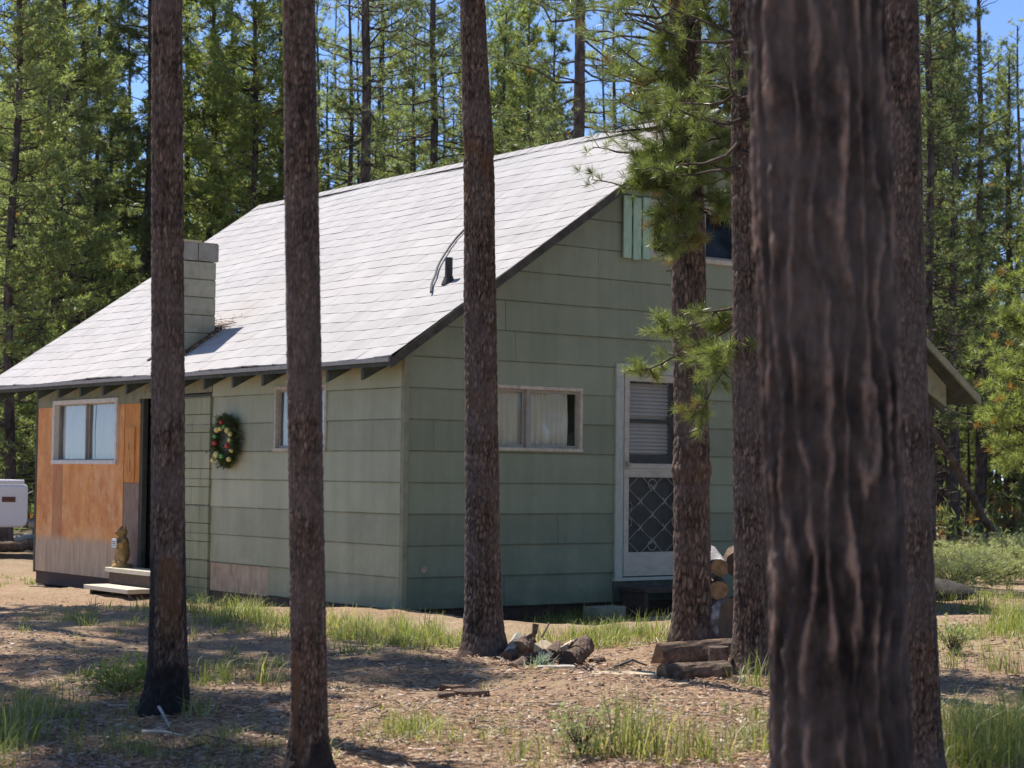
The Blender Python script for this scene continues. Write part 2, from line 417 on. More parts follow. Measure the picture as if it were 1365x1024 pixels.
def ground_mat():
    m, t, b = newmat('forest_floor'); N = NT(t)
    v = N.coord()
    big = N.noise(v, .55, 4, .6); med = N.noise(v, 3.2, 6, .65); fin = N.noise(v, 38, 6, .75); lit = N.noise(v, 120, 3, .6)
    soil = N.ramp(med, [(.3, (.33, .235, .145)), (.55, (.49, .36, .230)), (.75, (.59, .46, .31))])
    duff = N.ramp(fin, [(.3, (.22, .135, .082)), (.55, (.44, .285, .180)), (.75, (.58, .44, .31))])
    c = N.mix(N.ramp(big, [(.4, .25), (.6, .85)]), soil, duff)
    c = N.mix(N.ramp(fin, [(.38, .75), (.5, 0.0)]), c, (.13, .088, .066))
    c = N.mix(N.ramp(lit, [(.60, 0.0), (.70, .6)]), c, (.62, .51, .40))
    mp = N.noise(N.coord((1.1, .8, 1)), 1.3, 4, .7)
    c = N.mix(N.ramp(mp, [(.55, 0.0), (.70, .5)]), c, (.46, .39, .22))
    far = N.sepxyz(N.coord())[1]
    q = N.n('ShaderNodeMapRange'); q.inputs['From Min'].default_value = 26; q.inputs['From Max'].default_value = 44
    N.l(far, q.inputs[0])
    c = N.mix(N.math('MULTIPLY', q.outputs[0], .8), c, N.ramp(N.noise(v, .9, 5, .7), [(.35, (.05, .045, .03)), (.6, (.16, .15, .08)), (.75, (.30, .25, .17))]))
    N.l(c, b.inputs['Base Color']); b.inputs['Roughness'].default_value = .95; b.inputs['Specular IOR Level'].default_value = .15
    N.l(N.bump(N.math('ADD', fin, N.math('MULTIPLY', lit, .5)), .9, .03), b.inputs['Normal'])
    return m
M['ground'] = ground_mat()
g = mk('ground', np.stack([GX, GY, GZ], -1), GF, M['ground'], smooth=True); tag(g, kind='structure')
# ------------------------------------------------------------------ house materials
def siding_mat(name, base, bleach, grime, gz0, bscale=1.0, streak_k=.5, wear=.62):
    m, t, b = newmat(name); N = NT(t)
    v = N.coord(); vs = N.coord((7, 7, .55))
    n1 = N.noise(v, 1.1*bscale, 5, .65); n2 = N.noise(vs, 1.0, 5, .7); n3 = N.noise(v, 28, 5, .75)
    c = N.mix(N.ramp(n1, [(.3, 0.0), (.7, 1.0)]), base, bleach)
    c = N.mix(N.math('MULTIPLY', N.ramp(n2, [(.42, 0.0), (.72, 1.0)]), streak_k), c, grime)
    z = N.sepxyz(N.coord())[2]
    q = N.n('ShaderNodeMapRange'); q.inputs['From Min'].default_value = gz0+1.05; q.inputs['From Max'].default_value = gz0
    N.l(z, q.inputs[0])
    c = N.mix(N.math('MULTIPLY', N.math('MULTIPLY', q.outputs[0], N.ramp(N.noise(v, 2.6, 5, .7), [(.3, .15), (.65, 1.0)])), .75), c, grime)
    c = N.mix(N.ramp(n3, [(wear, 0.0), (wear+.13, .5)]), c, (.42, .42, .35))
    c = N.mix(N.ramp(n3, [(.26, .45), (.36, 0.0)]), c, (.06, .065, .045))
    # each 292 mm course is painted board of a slightly different age
    wn = N.n('ShaderNodeTexWhiteNoise', noise_dimensions='1D')
    N.l(N.math('FLOOR', N.math('DIVIDE', N.math('SUBTRACT', z, .52), .292)), wn.inputs['W'])
    c = N.mix(1.0, c, N.ramp(wn.outputs['Value'], [(0, .88), (1, 1.08)]), 'MULTIPLY')
    # dark uneven line along the bottom of every course
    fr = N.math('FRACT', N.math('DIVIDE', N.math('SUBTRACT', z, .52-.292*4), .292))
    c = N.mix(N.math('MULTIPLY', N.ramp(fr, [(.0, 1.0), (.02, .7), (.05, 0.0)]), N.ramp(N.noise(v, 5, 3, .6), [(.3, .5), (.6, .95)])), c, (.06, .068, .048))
    N.l(c, b.inputs['Base Color']); b.inputs['Roughness'].default_value = .75; b.inputs['Specular IOR Level'].default_value = .3
    N.l(N.bump(N.noise(N.coord((3, 3, 30)), 3, 4, .6), .12, .006), b.inputs['Normal'])
    return m
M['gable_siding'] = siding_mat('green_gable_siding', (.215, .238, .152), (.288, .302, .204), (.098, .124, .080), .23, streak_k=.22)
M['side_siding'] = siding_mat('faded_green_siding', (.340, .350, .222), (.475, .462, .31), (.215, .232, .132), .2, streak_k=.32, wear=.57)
M['block'] = siding_mat('painted_block', (.295, .30, .175), (.40, .385, .24), (.18, .20, .10), .15, 1.6, streak_k=.5)
M['green_trim'] = noisy('green_trim', (.17, .18, .11), (.25, .25, .16), 9, c3=(.30, .29, .19), bump=.15)
M['dark_trim'] = noisy('dark_green_wood', (.05, .055, .045), (.10, .11, .085), 9, bump=.2)
M['rake'] = noisy('dark_rake_board', (.045, .04, .03), (.10, .09, .07), 9, bump=.2)
M['mint_trim'] = noisy('mint_painted_wood', (.26, .40, .28), (.35, .49, .35), 9, (3, 3, 1), c3=(.44, .53, .41), bump=.2)
M['frame'] = noisy('weathered_white_frame', (.36, .30, .22), (.52, .45, .34), 14, c3=(.60, .53, .42), bump=.2)
M['alu'] = noisy('dull_aluminium', (.26, .23, .19), (.38, .34, .28), 10, rough=.5, bump=.1)
M['curtain'] = noisy('sheer_curtain', (.64, .57, .46), (.78, .70, .58), 5, (1, 1, .3), bump=0)
M['curtain_white'] = noisy('pale_window_curtain', (.70, .67, .60), (.82, .78, .71), 5, (1, 1, .3), bump=0)
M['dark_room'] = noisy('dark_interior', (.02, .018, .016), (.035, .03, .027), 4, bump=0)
M['cmu'] = noisy('grey_block', (.25, .24, .175), (.34, .32, .24), 7, c3=(.40, .37, .29), bump=.6, bscale=60)
M['cap'] = noisy('chimney_cap_block', (.19, .18, .15), (.27, .255, .215), 9, c3=(.32, .30, .26), bump=.6, bscale=60)
M['mortar'] = noisy('mortar', (.10, .10, .062), (.16, .155, .10), 14)
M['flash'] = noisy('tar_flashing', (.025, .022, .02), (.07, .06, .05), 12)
M['black'] = noisy('black_metal', (.02, .02, .02), (.05, .045, .045), 10, rough=.6)
M['tread'] = noisy('worn_step_board', (.42, .36, .26), (.58, .52, .40), 8, (1, 6, 6), c3=(.66, .60, .49))
M['dark_wood'] = noisy('dark_brown_wood', (.05, .035, .026), (.12, .08, .06), 8, (1, 5, 5))
M['white_leaf'] = noisy('white_door_paint', (.36, .32, .25), (.48, .43, .35), 7, (1, 1, 2), c3=(.54, .49, .41), bump=.2)

def glass_mat(name, tint=(.9, .95, .95), gl=.06):
    m, t, b = newmat(name); N = NT(t)
    tr = N.n('ShaderNodeBsdfTransparent'); tr.inputs[0].default_value = (*tint, 1)
    g_ = N.n('ShaderNodeBsdfGlossy'); g_.inputs['Roughness'].default_value = .03
    fr = N.n('ShaderNodeFresnel'); fr.inputs[0].default_value = 1.32
    mx = N.n('ShaderNodeMixShader')
    N.l(N.math('ADD', fr.outputs[0], gl-.04), mx.inputs[0]); N.l(tr.outputs[0], mx.inputs[1]); N.l(g_.outputs[0], mx.inputs[2])
    N.l(mx.outputs[0], t.nodes['Material Output'].inputs[0]); t.nodes.remove(b); return m
M['glass'] = glass_mat('window_glass')
M['glass_dark'] = glass_mat('upper_window_glass', (.75, .78, .76), .035)
def screen_mat():
    m, t, b = newmat('insect_screen'); N = NT(t)
    b.inputs['Base Color'].default_value = (.09, .085, .08, 1); b.inputs['Roughness'].default_value = .8
    tr = N.n('ShaderNodeBsdfTransparent'); mx = N.n('ShaderNodeMixShader'); mx.inputs[0].default_value = .36
    N.l(tr.outputs[0], mx.inputs[1]); N.l(b.outputs[0], mx.inputs[2]); N.l(mx.outputs[0], t.nodes['Material Output'].inputs[0]); return m
M['screen'] = screen_mat()
def roof_mat():
    m, t, b = newmat('pale_roof_shingles'); N = NT(t)
    x, y, z = N.sepxyz(N.coord())
    cb = N.n('ShaderNodeCombineXYZ'); N.l(y, cb.inputs[0]); N.l(N.math('MULTIPLY', z, 1/.5613), cb.inputs[1])
    v = N.coord()
    n = N.noise(v, 2.2, 5, .7); n2 = N.noise(v, 55, 4, .7); n3 = N.noise(N.coord((1, 1, 1)), .5, 3, .6)
    c = N.ramp(n, [(.3, (.35, .335, .332)), (.55, (.405, .388, .384)), (.75, (.45, .43, .422))])
    tab = N.sep(N.attr())[0]
    c = N.mix(1.0, c, N.ramp(tab, [(0, .92), (.5, .98), (1, 1.03)]), 'MULTIPLY')
    c = N.mix(N.ramp(n2, [(.60, 0.0), (.75, .35)]), c, (.33, .31, .30))
    c = N.mix(N.ramp(n3, [(.45, 0.0), (.7, .35)]), c, (.50, .44, .42))
    N.l(c, b.inputs['Base Color']); b.inputs['Roughness'].default_value = .9; b.inputs['Specular IOR Level'].default_value = .2
    N.l(N.bump(n2, .4, .006), b.inputs['Normal']); return m
M['roof'] = roof_mat()
M['roof_edge'] = noisy('shingle_edge', (.25, .235, .225), (.37, .35, .335), 20)

def plywood_mat():
    m, t, b = newmat('orange_plywood'); N = NT(t)
    v = N.coord((1, 1, 1)); grain = N.coord((1, 8, 1.0)); sh = N.coord((1, 1, 1))
    g1 = N.noise(grain, 1.0, 5, .7); g2 = N.noise(N.coord((1, 1.3, .55)), 2.2, 6, .72); g3 = N.noise(v, 30, 5, .7)
    z = N.sepxyz(v)[2]; y = N.sepxyz(v)[1]
    c = N.ramp(g2, [(.28, (.46, .135, .026)), (.48, (.68, .26, .055)), (.66, (.78, .37, .10)), (.8, (.82, .48, .18))])
    c = N.mix(N.ramp(g1, [(.35, .22), (.55, 0.0)]), c, (.36, .10, .02))
    # tan and dark blotches, and a darker vertical strip towards the far end
    c = N.mix(N.ramp(N.noise(N.coord((1, 1, .8)), 1.5, 6, .75), [(.48, 0.0), (.62, .75)]), c, (.80, .46, .19))
    c = N.mix(N.ramp(N.noise(N.coord((1, .8, 1.3)), 2.7, 6, .8), [(.56, 0.0), (.68, .6)]), c, (.30, .085, .02))
    strip = N.math('MULTIPLY', N.math('GREATER_THAN', y, 7.42), N.math('LESS_THAN', y, 7.72))
    c = N.mix(N.math('MULTIPLY', strip, .55), c, (.30, .080, .018))
    # weathered grey where rain splashes: ragged upper limit
    ragged = N.math('ADD', z, N.math('MULTIPLY', N.math('SUBTRACT', N.noise(N.coord((1, 2.5, 1)), 1.6, 6, .75), .5), .30))
    q = N.n('ShaderNodeMapRange'); q.inputs['From Min'].default_value = .70; q.inputs['From Max'].default_value = .60
    N.l(ragged, q.inputs[0])
    grey = N.ramp(N.noise(grain, 1.6, 5, .7), [(.3, (.34, .225, .13)), (.7, (.60, .44, .28))])
    c = N.mix(q.outputs[0], c, grey)
    c = N.mix(N.ramp(g3, [(.62, 0.0), (.72, .5)]), c, (.10, .05, .03))
    N.l(c, b.inputs['Base Color']); b.inputs['Roughness'].default_value = .7
    N.l(N.bump(g1, .25, .006), b.inputs['Normal']); return m
M['ply'] = plywood_mat()
M['ply_side'] = noisy('orange_board', (.44, .15, .032), (.60, .26, .07), 5, (1, 6, 1), c3=(.70, .36, .13), bump=.2)
M['ply_grey'] = noisy('grey_brown_board', (.13, .085, .06), (.27, .19, .14), 6, (1, 9, 1), c3=(.36, .27, .2), bump=.25)
M['patch'] = noisy('bare_brown_board', (.22, .165, .11), (.40, .30, .20), 4, (1, 3, 1), c3=(.46, .42, .30), bump=.25)

# ------------------------------------------------------------------ house
house = empty('cabin', HC, HROT)
tag(house, 'old green sided cabin with pale shingle roof and orange plywood end', 'cabin')
EU, EZ, RU, RZ = -.326, 2.537, 3.71, 5.273
SLOPE = (RZ-EZ)/(RU-EU); RE = 7.87; VB, VF = 9.28, -.25
def roof_z(u): return EZ+(u-EU)*SLOPE if u <= RU else RZ-(u-RU)*SLOPE
TH = .115                                       # roof thickness measured upright
ZB, CS = .52, .292
def courses(z0, z1):
    k = math.floor((z0-ZB)/CS); out = []
    while ZB+k*CS < z1-1e-6:
        out.append((max(z0, ZB+k*CS), min(z1, ZB+(k+1)*CS), ZB+k*CS)); k += 1
    return out
def lap_wall(P, s_range, zlo, zhi, holes, seed, joint=4.88):
    """lapped boards; P(s, n, z) -> local point; s_range(z) -> (s0, s1); holes [(s0,s1,z0,z1)]"""
    mb = MB(); rg = random.Random(seed)
    for (a, b, kb) in courses(zlo, zhi):
        cuts = sorted({a, b} | {h for ho in holes for h in ho[2:] if a < h < b})
        off = rg.random()*joint
        joints = [off+joint*i for i in range(-2, 8)]
        for z0, z1 in zip(cuts, cuts[1:]):
            l0, r0 = s_range(z0); l1, r1 = s_range(z1)
            if r0-l0 < .02: continue
            segs = [(l0, r0)]
            for (h0, h1, hz0, hz1) in holes:
                if hz0 < (z0+z1)/2 < hz1:
                    nn = []
                    for (p, q) in segs:
                        if h1 <= p or h0 >= q: nn.append((p, q))
                        else:
                            if h0 > p: nn.append((p, h0))
                            if h1 < q: nn.append((h1, q))
                    segs = nn
            fin = []
            for (p, q) in segs:
                e = [p]+[j for j in joints if p+.15 < j < q-.15]+[q]
                fin += [(e[i]+(.0015 if i else 0), e[i+1]-(.0015 if i < len(e)-2 else 0)) for i in range(len(e)-1)]
            for (p, q) in fin:
                n0 = .013-.011*(z0-kb)/CS; n1 = .013-.011*(z1-kb)/CS
                # follow the rake at the ends of a gable
                pt = l1 if abs(p-l0) < 1e-6 else p; qt = r1 if abs(q-r0) < 1e-6 else q
                k = max(1, int((q-p)/.6))
                for i in range(k):
                    x0, x1 = p+(q-p)*i/k, p+(q-p)*(i+1)/k; y0, y1 = pt+(qt-pt)*i/k, pt+(qt-pt)*(i+1)/k
                    wv = lambda x: .003*math.sin(x*2.1+kb*5)
                    mb.add([P(x0, n0+wv(x0), z0), P(x1, n0+wv(x1), z0), P(y1, n1+wv(y1), z1), P(y0, n1+wv(y0), z1), P(x0, -.02, z0), P(x1, -.02, z0)],
                           [(0, 1, 2, 3), (4, 5, 1, 0)])
                mb.add([P(p, n0, z0), P(p, -.02, z0), P(pt, -.02, z1), P(pt, n1, z1)], [(0, 1, 2, 3)])
                mb.add([P(q, n0, z0), P(q, -.02, z0), P(qt, -.02, z1), P(qt, n1, z1)], [(3, 2, 1, 0)])
    return mb
UR = 7.05                                       # right end of the gable wall
def under(u): return roof_z(u)-TH
def gable_range(z):
    l = max(0.0, EU+(z+TH-EZ)/SLOPE) ; r = min(UR, RU+(RZ-TH-z)/SLOPE)
    return l, r
W1 = (.80, 2.10, 1.71, 2.34); DOOR = (2.52, 3.49, .47, 2.61); W2 = (2.96, 4.45, 3.70, 4.30)
Pg = lambda s, n, z: (s, -n, z)
lap_wall(Pg, gable_range, .23, RZ-TH-.05, [W1, DOOR, W2], 3).build('gable_wall', M['gable_siding'], house)
lap_wall(lambda s, n, z: (s, 8.25+n, z), gable_range, .23, RZ-TH-.05, [], 8).build('back_wall', M['gable_siding'], house)
lap_wall(lambda s, n, z: (UR+n, s, z), lambda z: (0, 8.25), .23, under(UR), [], 9).build('right_wall', M['gable_siding'], house)
Pl = lambda s, n, z: (-n, s, z)
WS = (1.34, 2.34, 1.69, 2.35); WO = (5.90, 7.70, 1.55, 2.33)
lap_wall(Pl, lambda z: (0, 3.66), .23, under(0.02), [WS, (2.42, 3.66, .0, .52)], 5).build('side_wall', M['side_siding'], house)
MB().box((-.004, 2.42, .22), (.05, 3.655, .515)).build('base_board', M['patch'], house)
MB().box((.0, 0.03, .06), (.09, 8.2, .225)).box((.02, .05, .06), (7.0, .12, .22)).build('sill_beam', M['dark_wood'], house)
MB().box((-.024, -.024, .225), (.03, .03, under(-.02))).build('corner_trim', M['green_trim'], house)
MB().box((.05, .12, .18), (7.0, 8.2, .24)).build('floor_slab', M['dark_room'], house)
# piers under the house
for (a, b) in ((1.55, .06), (2.9, .06), (5.0, .06), (.03, 1.4), (.03, 3.0), (.03, 5.9), (.03, 8.0)):
    MB().box((a, b, -.1), (a+.3, b+.19, .17)).box((a-.01, b-.01, -.1), (a+.31, b+.2, .07)).build('foundation_pier', M['cmu'], house)

# block column beside the doorway, courses of 0.195 m with real joints
mb = MB(); z = -.05; k = 0
mb.box((.0, 3.68, -.05), (.10, 4.93, 2.32), 1)
while z < 2.28:
    s = 3.665; o = 0 if k % 2 == 0 else .2
    while s < 4.93:
        e = min(4.93, (s if s > 3.67 else 3.665)+.395-(o if s < 3.67 else 0))
        mb.box((-.035, s+.002, z+.003), (.09, e-.002, min(z+.192, 2.36)), 0); s = e
    z += .195; k += 1
mb.build('block_column', [M['block'], M['mortar']], house, bevel=.004)
# doorway recess: dark inside with the edge of a door
mb = MB(); mb.box((.0, 4.945, .22), (.06, 5.0, 2.42)).box((.0, 5.31, .22), (.06, 5.36, 2.42)); mb.build('door_jamb', M['dark_trim'], house)
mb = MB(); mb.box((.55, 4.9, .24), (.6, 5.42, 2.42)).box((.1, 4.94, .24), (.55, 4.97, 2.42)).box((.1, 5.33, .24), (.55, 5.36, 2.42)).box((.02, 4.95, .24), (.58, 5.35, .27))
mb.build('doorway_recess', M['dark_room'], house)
MB().box((.03, 5.0, .30), (.07, 5.1, 2.38)).build('side_door', M['black'], house)
# plywood end wall with its window opening
mb = MB()
for (a, b, c, d) in ((5.76, WO[0], .22, 2.25), (WO[1], 8.2, .22, 2.25), (WO[0], WO[1], .22, WO[2])): mb.box((-.018, a, c), (.03, b, d))
mb.build('plywood_wall', M['ply'], house)
MB().box((-.012, 5.37, .22), (.03, 5.757, 1.34)).build('weathered_board', M['ply_grey'], house)
mb = MB().box((-.012, 5.37, 1.343), (.03, 5.757, 2.25)).box((-.03, 5.47, 1.35), (-.0125, 5.70, 1.98))
mb.build('orange_board', M['ply_side'], house)
MB().box((-.031, 5.56, 1.47), (-.0298, 5.575, 1.62)).build('board_slot', M['black'], house)
MB().box((-.031, 5.60, 1.72), (-.0298, 5.612, 1.80)).build('board_slot', M['black'], house)
mb = MB()
mb.box((-.022, 5.37, 2.252), (.03, WO[0], under(-.02))).box((-.022, WO[1], 2.252), (.03, 8.2, under(-.02))).box((-.022, WO[0], WO[3]), (.03, WO[1], under(-.02)))
mb.build('frieze_board', M['green_trim'], house)
mb = MB().box((-.026, 8.2, .2), (.06, 8.24, 2.5)); mb.build('end_trim', M['dark_trim'], house)
MB().box((-.022, 4.94, 2.30), (.0, 5.37, under(-.02))).box((-.02, 3.66, 2.33), (.0, 4.94, under(-.02))).build('frieze_board', M['green_trim'], house)

# windows ------------------------------------------------------
def folds(P, s0, s1, z0, z1, depth, amp, waves, rg):
    n = int(waves*8); V = []; F = []
    for i in range(n+1):
        t = i/n; s = s0+(s1-s0)*t
        off = depth - amp*math.sin(t*waves*2*math.pi+.8*math.sin(t*9))
        V += [P(s, -off, z0), P(s, -off*.9, (z0+z1)/2), P(s, -depth, z1)]
    for i in range(n):
        for j in (0, 1): F.append((i*3+j, (i+1)*3+j, (i+1)*3+j+1, i*3+j+1))
    return V, F
def window(P, hole, divs, fr_mat, curtains, name='window', fw_=.034, prot=.022, glass='glass', flip=False, dv=.02, cdep=.12, boxd=.4, sash=.028, cmat='curtain'):
    s0, s1, z0, z1 = hole
    def bx(mb, a, b, c, d, n0, n1):   # s-range, z-range, depth range
        p, q = P(a, n0, c), P(b, n1, d)
        lo = tuple(min(x, y) for x, y in zip(p, q)); hi = tuple(max(x, y) for x, y in zip(p, q)); mb.box(lo, hi)
    f = MB(); a, b = -.06, prot
    bx(f, s0, s1, z1-fw_, z1, a, b); bx(f, s0, s1, z0, z0+fw_, a, b+.008)
    bx(f, s0, s0+fw_, z0+fw_, z1-fw_, a, b); bx(f, s1-fw_, s1, z0+fw_, z1-fw_, a, b)
    wf = f.build(name, fr_mat, house, bevel=.004)
    edges = [s0+fw_]+divs+[s1-fw_]
    sm = MB()
    for i, d in enumerate(divs): bx(sm, d-dv, d+dv, z0+fw_, z1-fw_, -.03, min(prot-.004, .004))
    for i in range(len(edges)-1):
        l = edges[i]+(.02 if i else 0); r = edges[i+1]-(.02 if i < len(divs) else 0); n0 = -.05+.012*i
        bx(sm, l, r, z1-fw_-sash, z1-fw_, n0, n0+.02); bx(sm, l, r, z0+fw_, z0+fw_+sash, n0, n0+.02)
        bx(sm, l, l+sash, z0+fw_+sash, z1-fw_-sash, n0, n0+.02); bx(sm, r-sash, r, z0+fw_+sash, z1-fw_-sash, n0, n0+.02)
    sm.build('sash', M['alu'], wf)
    for i in range(len(edges)-1):
        l, r = edges[i], edges[i+1]; n0 = -.042+.012*i
        pm = MB(); pm.add([P(l, n0, z0+fw_), P(r, n0, z0+fw_), P(r, n0, z1-fw_), P(l, n0, z1-fw_)], [(3, 2, 1, 0) if flip else (0, 1, 2, 3)]); pm.build('pane', M[glass], wf)
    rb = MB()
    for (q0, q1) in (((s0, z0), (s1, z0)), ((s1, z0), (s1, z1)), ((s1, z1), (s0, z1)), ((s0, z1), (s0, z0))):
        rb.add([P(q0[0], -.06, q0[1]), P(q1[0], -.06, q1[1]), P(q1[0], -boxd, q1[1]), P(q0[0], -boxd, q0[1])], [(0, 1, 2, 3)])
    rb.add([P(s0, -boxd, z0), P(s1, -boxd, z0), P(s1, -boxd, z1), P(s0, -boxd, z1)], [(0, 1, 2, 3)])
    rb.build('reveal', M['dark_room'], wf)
    rg = random.Random(4)
    for (c0, c1, cz0, cz1, wv) in curtains:
        V, F = folds(P, c0, c1, cz0, cz1, cdep, .020, wv, rg)
        mk('curtain', V, F, M[cmat], wf, smooth=True)
    return wf
w1 = window(Pg, W1, [1.43], M['frame'], [(.82, 1.41, 1.74, 2.31, 7), (1.45, 1.98, 1.74, 2.31, 8)], cdep=.085)
mb = MB(); c = Pg(1.52, -.10, 1.78)
for (s, r, h) in ((1.54, .035, .26), (1.70, .05, .30)):
    mb.lathe([(r, 0), (r, h*.55), (r*.35, h*.7), (r*.3, h)], 10, (s, .10, 1.76))
mb.build('sill_bottles', M['curtain_white'], w1, smooth=True)
ws = window(Pl, WS, [1.84], M['frame'], [(1.36, 1.82, 1.71, 2.33, 5), (1.86, 2.32, 1.71, 2.33, 5)], cmat='curtain_white', flip=True, cdep=.055)
M['white_trim'] = noisy('white_window_frame', (.52, .49, .43), (.66, .63, .56), 12, c3=(.72, .69, .62), bump=.2)
wo = window(Pl, WO, [6.83], M['white_trim'], [(5.92, 6.69, 1.57, 2.29, 7), (6.73, 7.69, 1.57, 2.29, 8)], fw_=.05, prot=.05, cmat='curtain_white', flip=True, sash=.016, dv=.011, cdep=.075)
mb = MB().box((.10, 6.62, 1.66), (.12, 6.76, 1.82)).box((.10, 6.63, 1.60), (.12, 6.66, 1.66)).box((.10, 6.72, 1.60), (.12, 6.75, 1.66)).box((.10, 6.685, 1.82), (.115, 6.70, 2.2))
mb.build('hanging_tool', M['black'], wo)
wu = window(Pg, W2, [3.72], M['frame'], [], glass='glass_dark', fw_=.05)
# mint board shutters beside the upper window
for (a, b) in ((2.585, 2.945), (4.47, 4.83)):
    mb = MB(); wd = (b-a-.05)/3
    for i in range(3):
        x0 = a+i*(wd+.025); dz = (.0, -.008, .006)[i]
        mb.box((x0, -.052, 3.67+dz), (x0+wd, -.030, 4.30+dz))
    mb.box((a+.01, -.0295, 3.82), (b-.01, -.018, 3.90)).box((a+.01, -.0295, 4.10), (b-.01, -.018, 4.18))
    mb.build('shutter', M['mint_trim'], house, bevel=.003)

# back screen door --------------------------------------------
d0, d1, dz0, dz1 = DOOR
fr = MB(); 
fr.box((d0, -.035, dz0), (d0+.10, .03, dz1)).box((d1-.10, -.035, dz0), (d1, .03, dz1)).box((d0+.10, -.035, dz1-.10), (d1-.10, .03, dz1)).box((d0-.01, -.045, dz0-.035), (d1+.01, .05, dz0))
M['casing'] = noisy('pale_casing_paint', (.32, .36, .28), (.42, .44, .36), 9, (3, 3, 1), c3=(.50, .50, .43), bump=.2)
fr.build('door_casing', M['casing'], house, bevel=.004)
a, b, z0, z1 = d0+.105, d1-.105, dz0+.012, dz1-.105
st = .062
sd_ = MB()
sd_.box((a, -.042, z0), (a+st, -.012, z1)).box((b-st, -.042, z0), (b, -.012, z1)).box((a+st, -.042, z1-.07), (b-st, -.012, z1))
sd_.box((a+st, -.042, 1.56), (b-st, -.012, 1.61)).box((a+st, -.042, 1.47), (b-st, -.012, 1.525)).box((a+st, -.030, 1.525), (b-st, -.014, 1.56))
door = sd_.build('screen_door', M['white_leaf'], house, bevel=.003)
MB().box((a+st, -.040, z0), (b-st, -.014, .72)).build('kick_panel', M['white_leaf'], door, bevel=.003)
for (c, d) in ((.72, 1.47), (1.61, z1-.07)):
    MB().add([(a+st, -.026, c), (b-st, -.026, c), (b-st, -.026, d), (a+st, -.026, d)], [(0, 1, 2, 3)]).build('screen_mesh', M['screen'], door)
gm = MB(); gx0, gx1, gz0, gz1 = a+st, b-st, .72, 1.47
gw, gh = gx1-gx0, gz1-gz0; cx = (gx0+gx1)/2
def bar(p, q, r=.0036): gm.tube([(p[0], -.036, p[1]), (q[0], -.036, q[1])], r, 6)
xs = [gx0, cx-gw*.25, cx, cx+gw*.25, gx1]
rows = [gz0+.12, gz0+.28, gz0+.44, gz0+.58]
pts = []
zc = [gz0+.13, gz0+.26, gz0+.40, gz0+.53, gz0+.66]
dx, dzz = gw*.26, .132
node = {}
for j in range(-1, 6):
    for i in range(-2, 3):
        if (i+j) % 2 == 0: node[(i, j)] = (cx+i*dx*.98, gz0+.115+dzz*(j))
def clipseg(p, q):
    t0, t1 = 0, 1
    for k_, lo, hi in ((0, gx0, gx1), (1, gz0, gz1)):
        d = q[k_]-p[k_]
        if abs(d) < 1e-9: continue
        u0, u1 = sorted(((lo-p[k_])/d, (hi-p[k_])/d)); t0, t1 = max(t0, u0), min(t1, u1)
    return (t0, t1) if t1 > t0 else None
for (i, j), p in node.items():
    for di in (-1, 1):
        q = (p[0]+di*dx*.98, p[1]+dzz)
        c = clipseg(p, q)
        if c: bar((p[0]+(q[0]-p[0])*c[0], p[1]+(q[1]-p[1])*c[0]), (p[0]+(q[0]-p[0])*c[1], p[1]+(q[1]-p[1])*c[1]))
for (i, j), p in node.items():
    if gx0-.005 < p[0] < gx1+.005 and gz0+.03 < p[1] < gz1-.03:
        for s_ in (-1, 1): gm.tube([(p[0]-.026, -.043, p[1]-.034*s_), (p[0]+.026, -.043, p[1]+.034*s_)], .0055, 6)
        gm.ball((p[0], -.045, p[1]), .013, 8)
for s_ in (-1, 1):          # scrolls at the top and the bottom centre, and half way up both sides
    for (bx_, bz_, sg) in ((cx, gz1-.012, -1), (cx, gz0+.012, 1)):
        gm.tube([(bx_+s_*(.055*math.sin(t*1.25)), -.036, bz_+sg*(.055-.05*math.cos(t*1.25))) for t in np.linspace(.0, 2.6, 12)], .0045, 5)
    for zz in (gz0+.30, gz0+.46):
        ex = cx+s_*(gw/2-.012)
        gm.tube([(ex-s_*(.035*math.sin(t)), -.036, zz+.04*math.cos(t)) for t in np.linspace(0, 3.1, 9)], .0045, 5)
gm.build('grille', M['alu'], door)
kn = MB().ball((a+.03, -.07, 1.60), .026, 10, 0).tube([(a+.03, -.04, 1.60), (a+.03, -.065, 1.60)], .012, 8).box((a+.014, -.05, 1.55), (a+.046, -.0425, 1.64)); kn.build('knob', M['alu'], door, smooth=False)
for zz in (.72, 2.25): MB().box((b-.012, -.048, zz), (b+.02, -.036, zz+.08)).build('hinge', M['alu'], door)
# inner door with a two pane window and blind behind the screen
di = MB()
di.box((d0+.10, .03, dz0), (d1-.10, .07, 1.70)).box((d0+.10, .03, 1.70), (d0+.20, .07, dz1-.1)).box((d1-.2, .03, 1.70), (d1-.10, .07, dz1-.1)).box((d0+.2, .03, 2.42), (d1-.2, .07, dz1-.1)).box((d0+.2, .035, 2.02), (d1-.2, .065, 2.06))
inner = di.build('inner_door', M['dark_trim'], house)
bl = MB(); zz = 1.715
while zz < 2.41:
    if not 2.0 < zz < 2.06: bl.box((d0+.2, .060, zz), (d1-.2, .064, zz+.034), 0, Matrix.Rotation(R_(-30), 3, 'X'))
    zz += .038
bl.build('blind', M['curtain_white'], inner)
MB().box((d0+.2, .08, 1.70), (d1-.2, .09, 2.42)).build('blind_backing', M['curtain'], inner)
# bottom trim piece below the door
MB().box((d0-.01, -.02, .24), (d1+.01, .0, dz0-.036)).build('threshold_board', M['dark_trim'], house)
# a knocked out knot in the gable siding
MB().lathe([(.035, 0), (.03, .004), (.012, .005)], 9).build('siding_patch', M['patch'], house, loc=(.22, -.0185, .60)).rotation_euler = (R_(90), 0, 0)

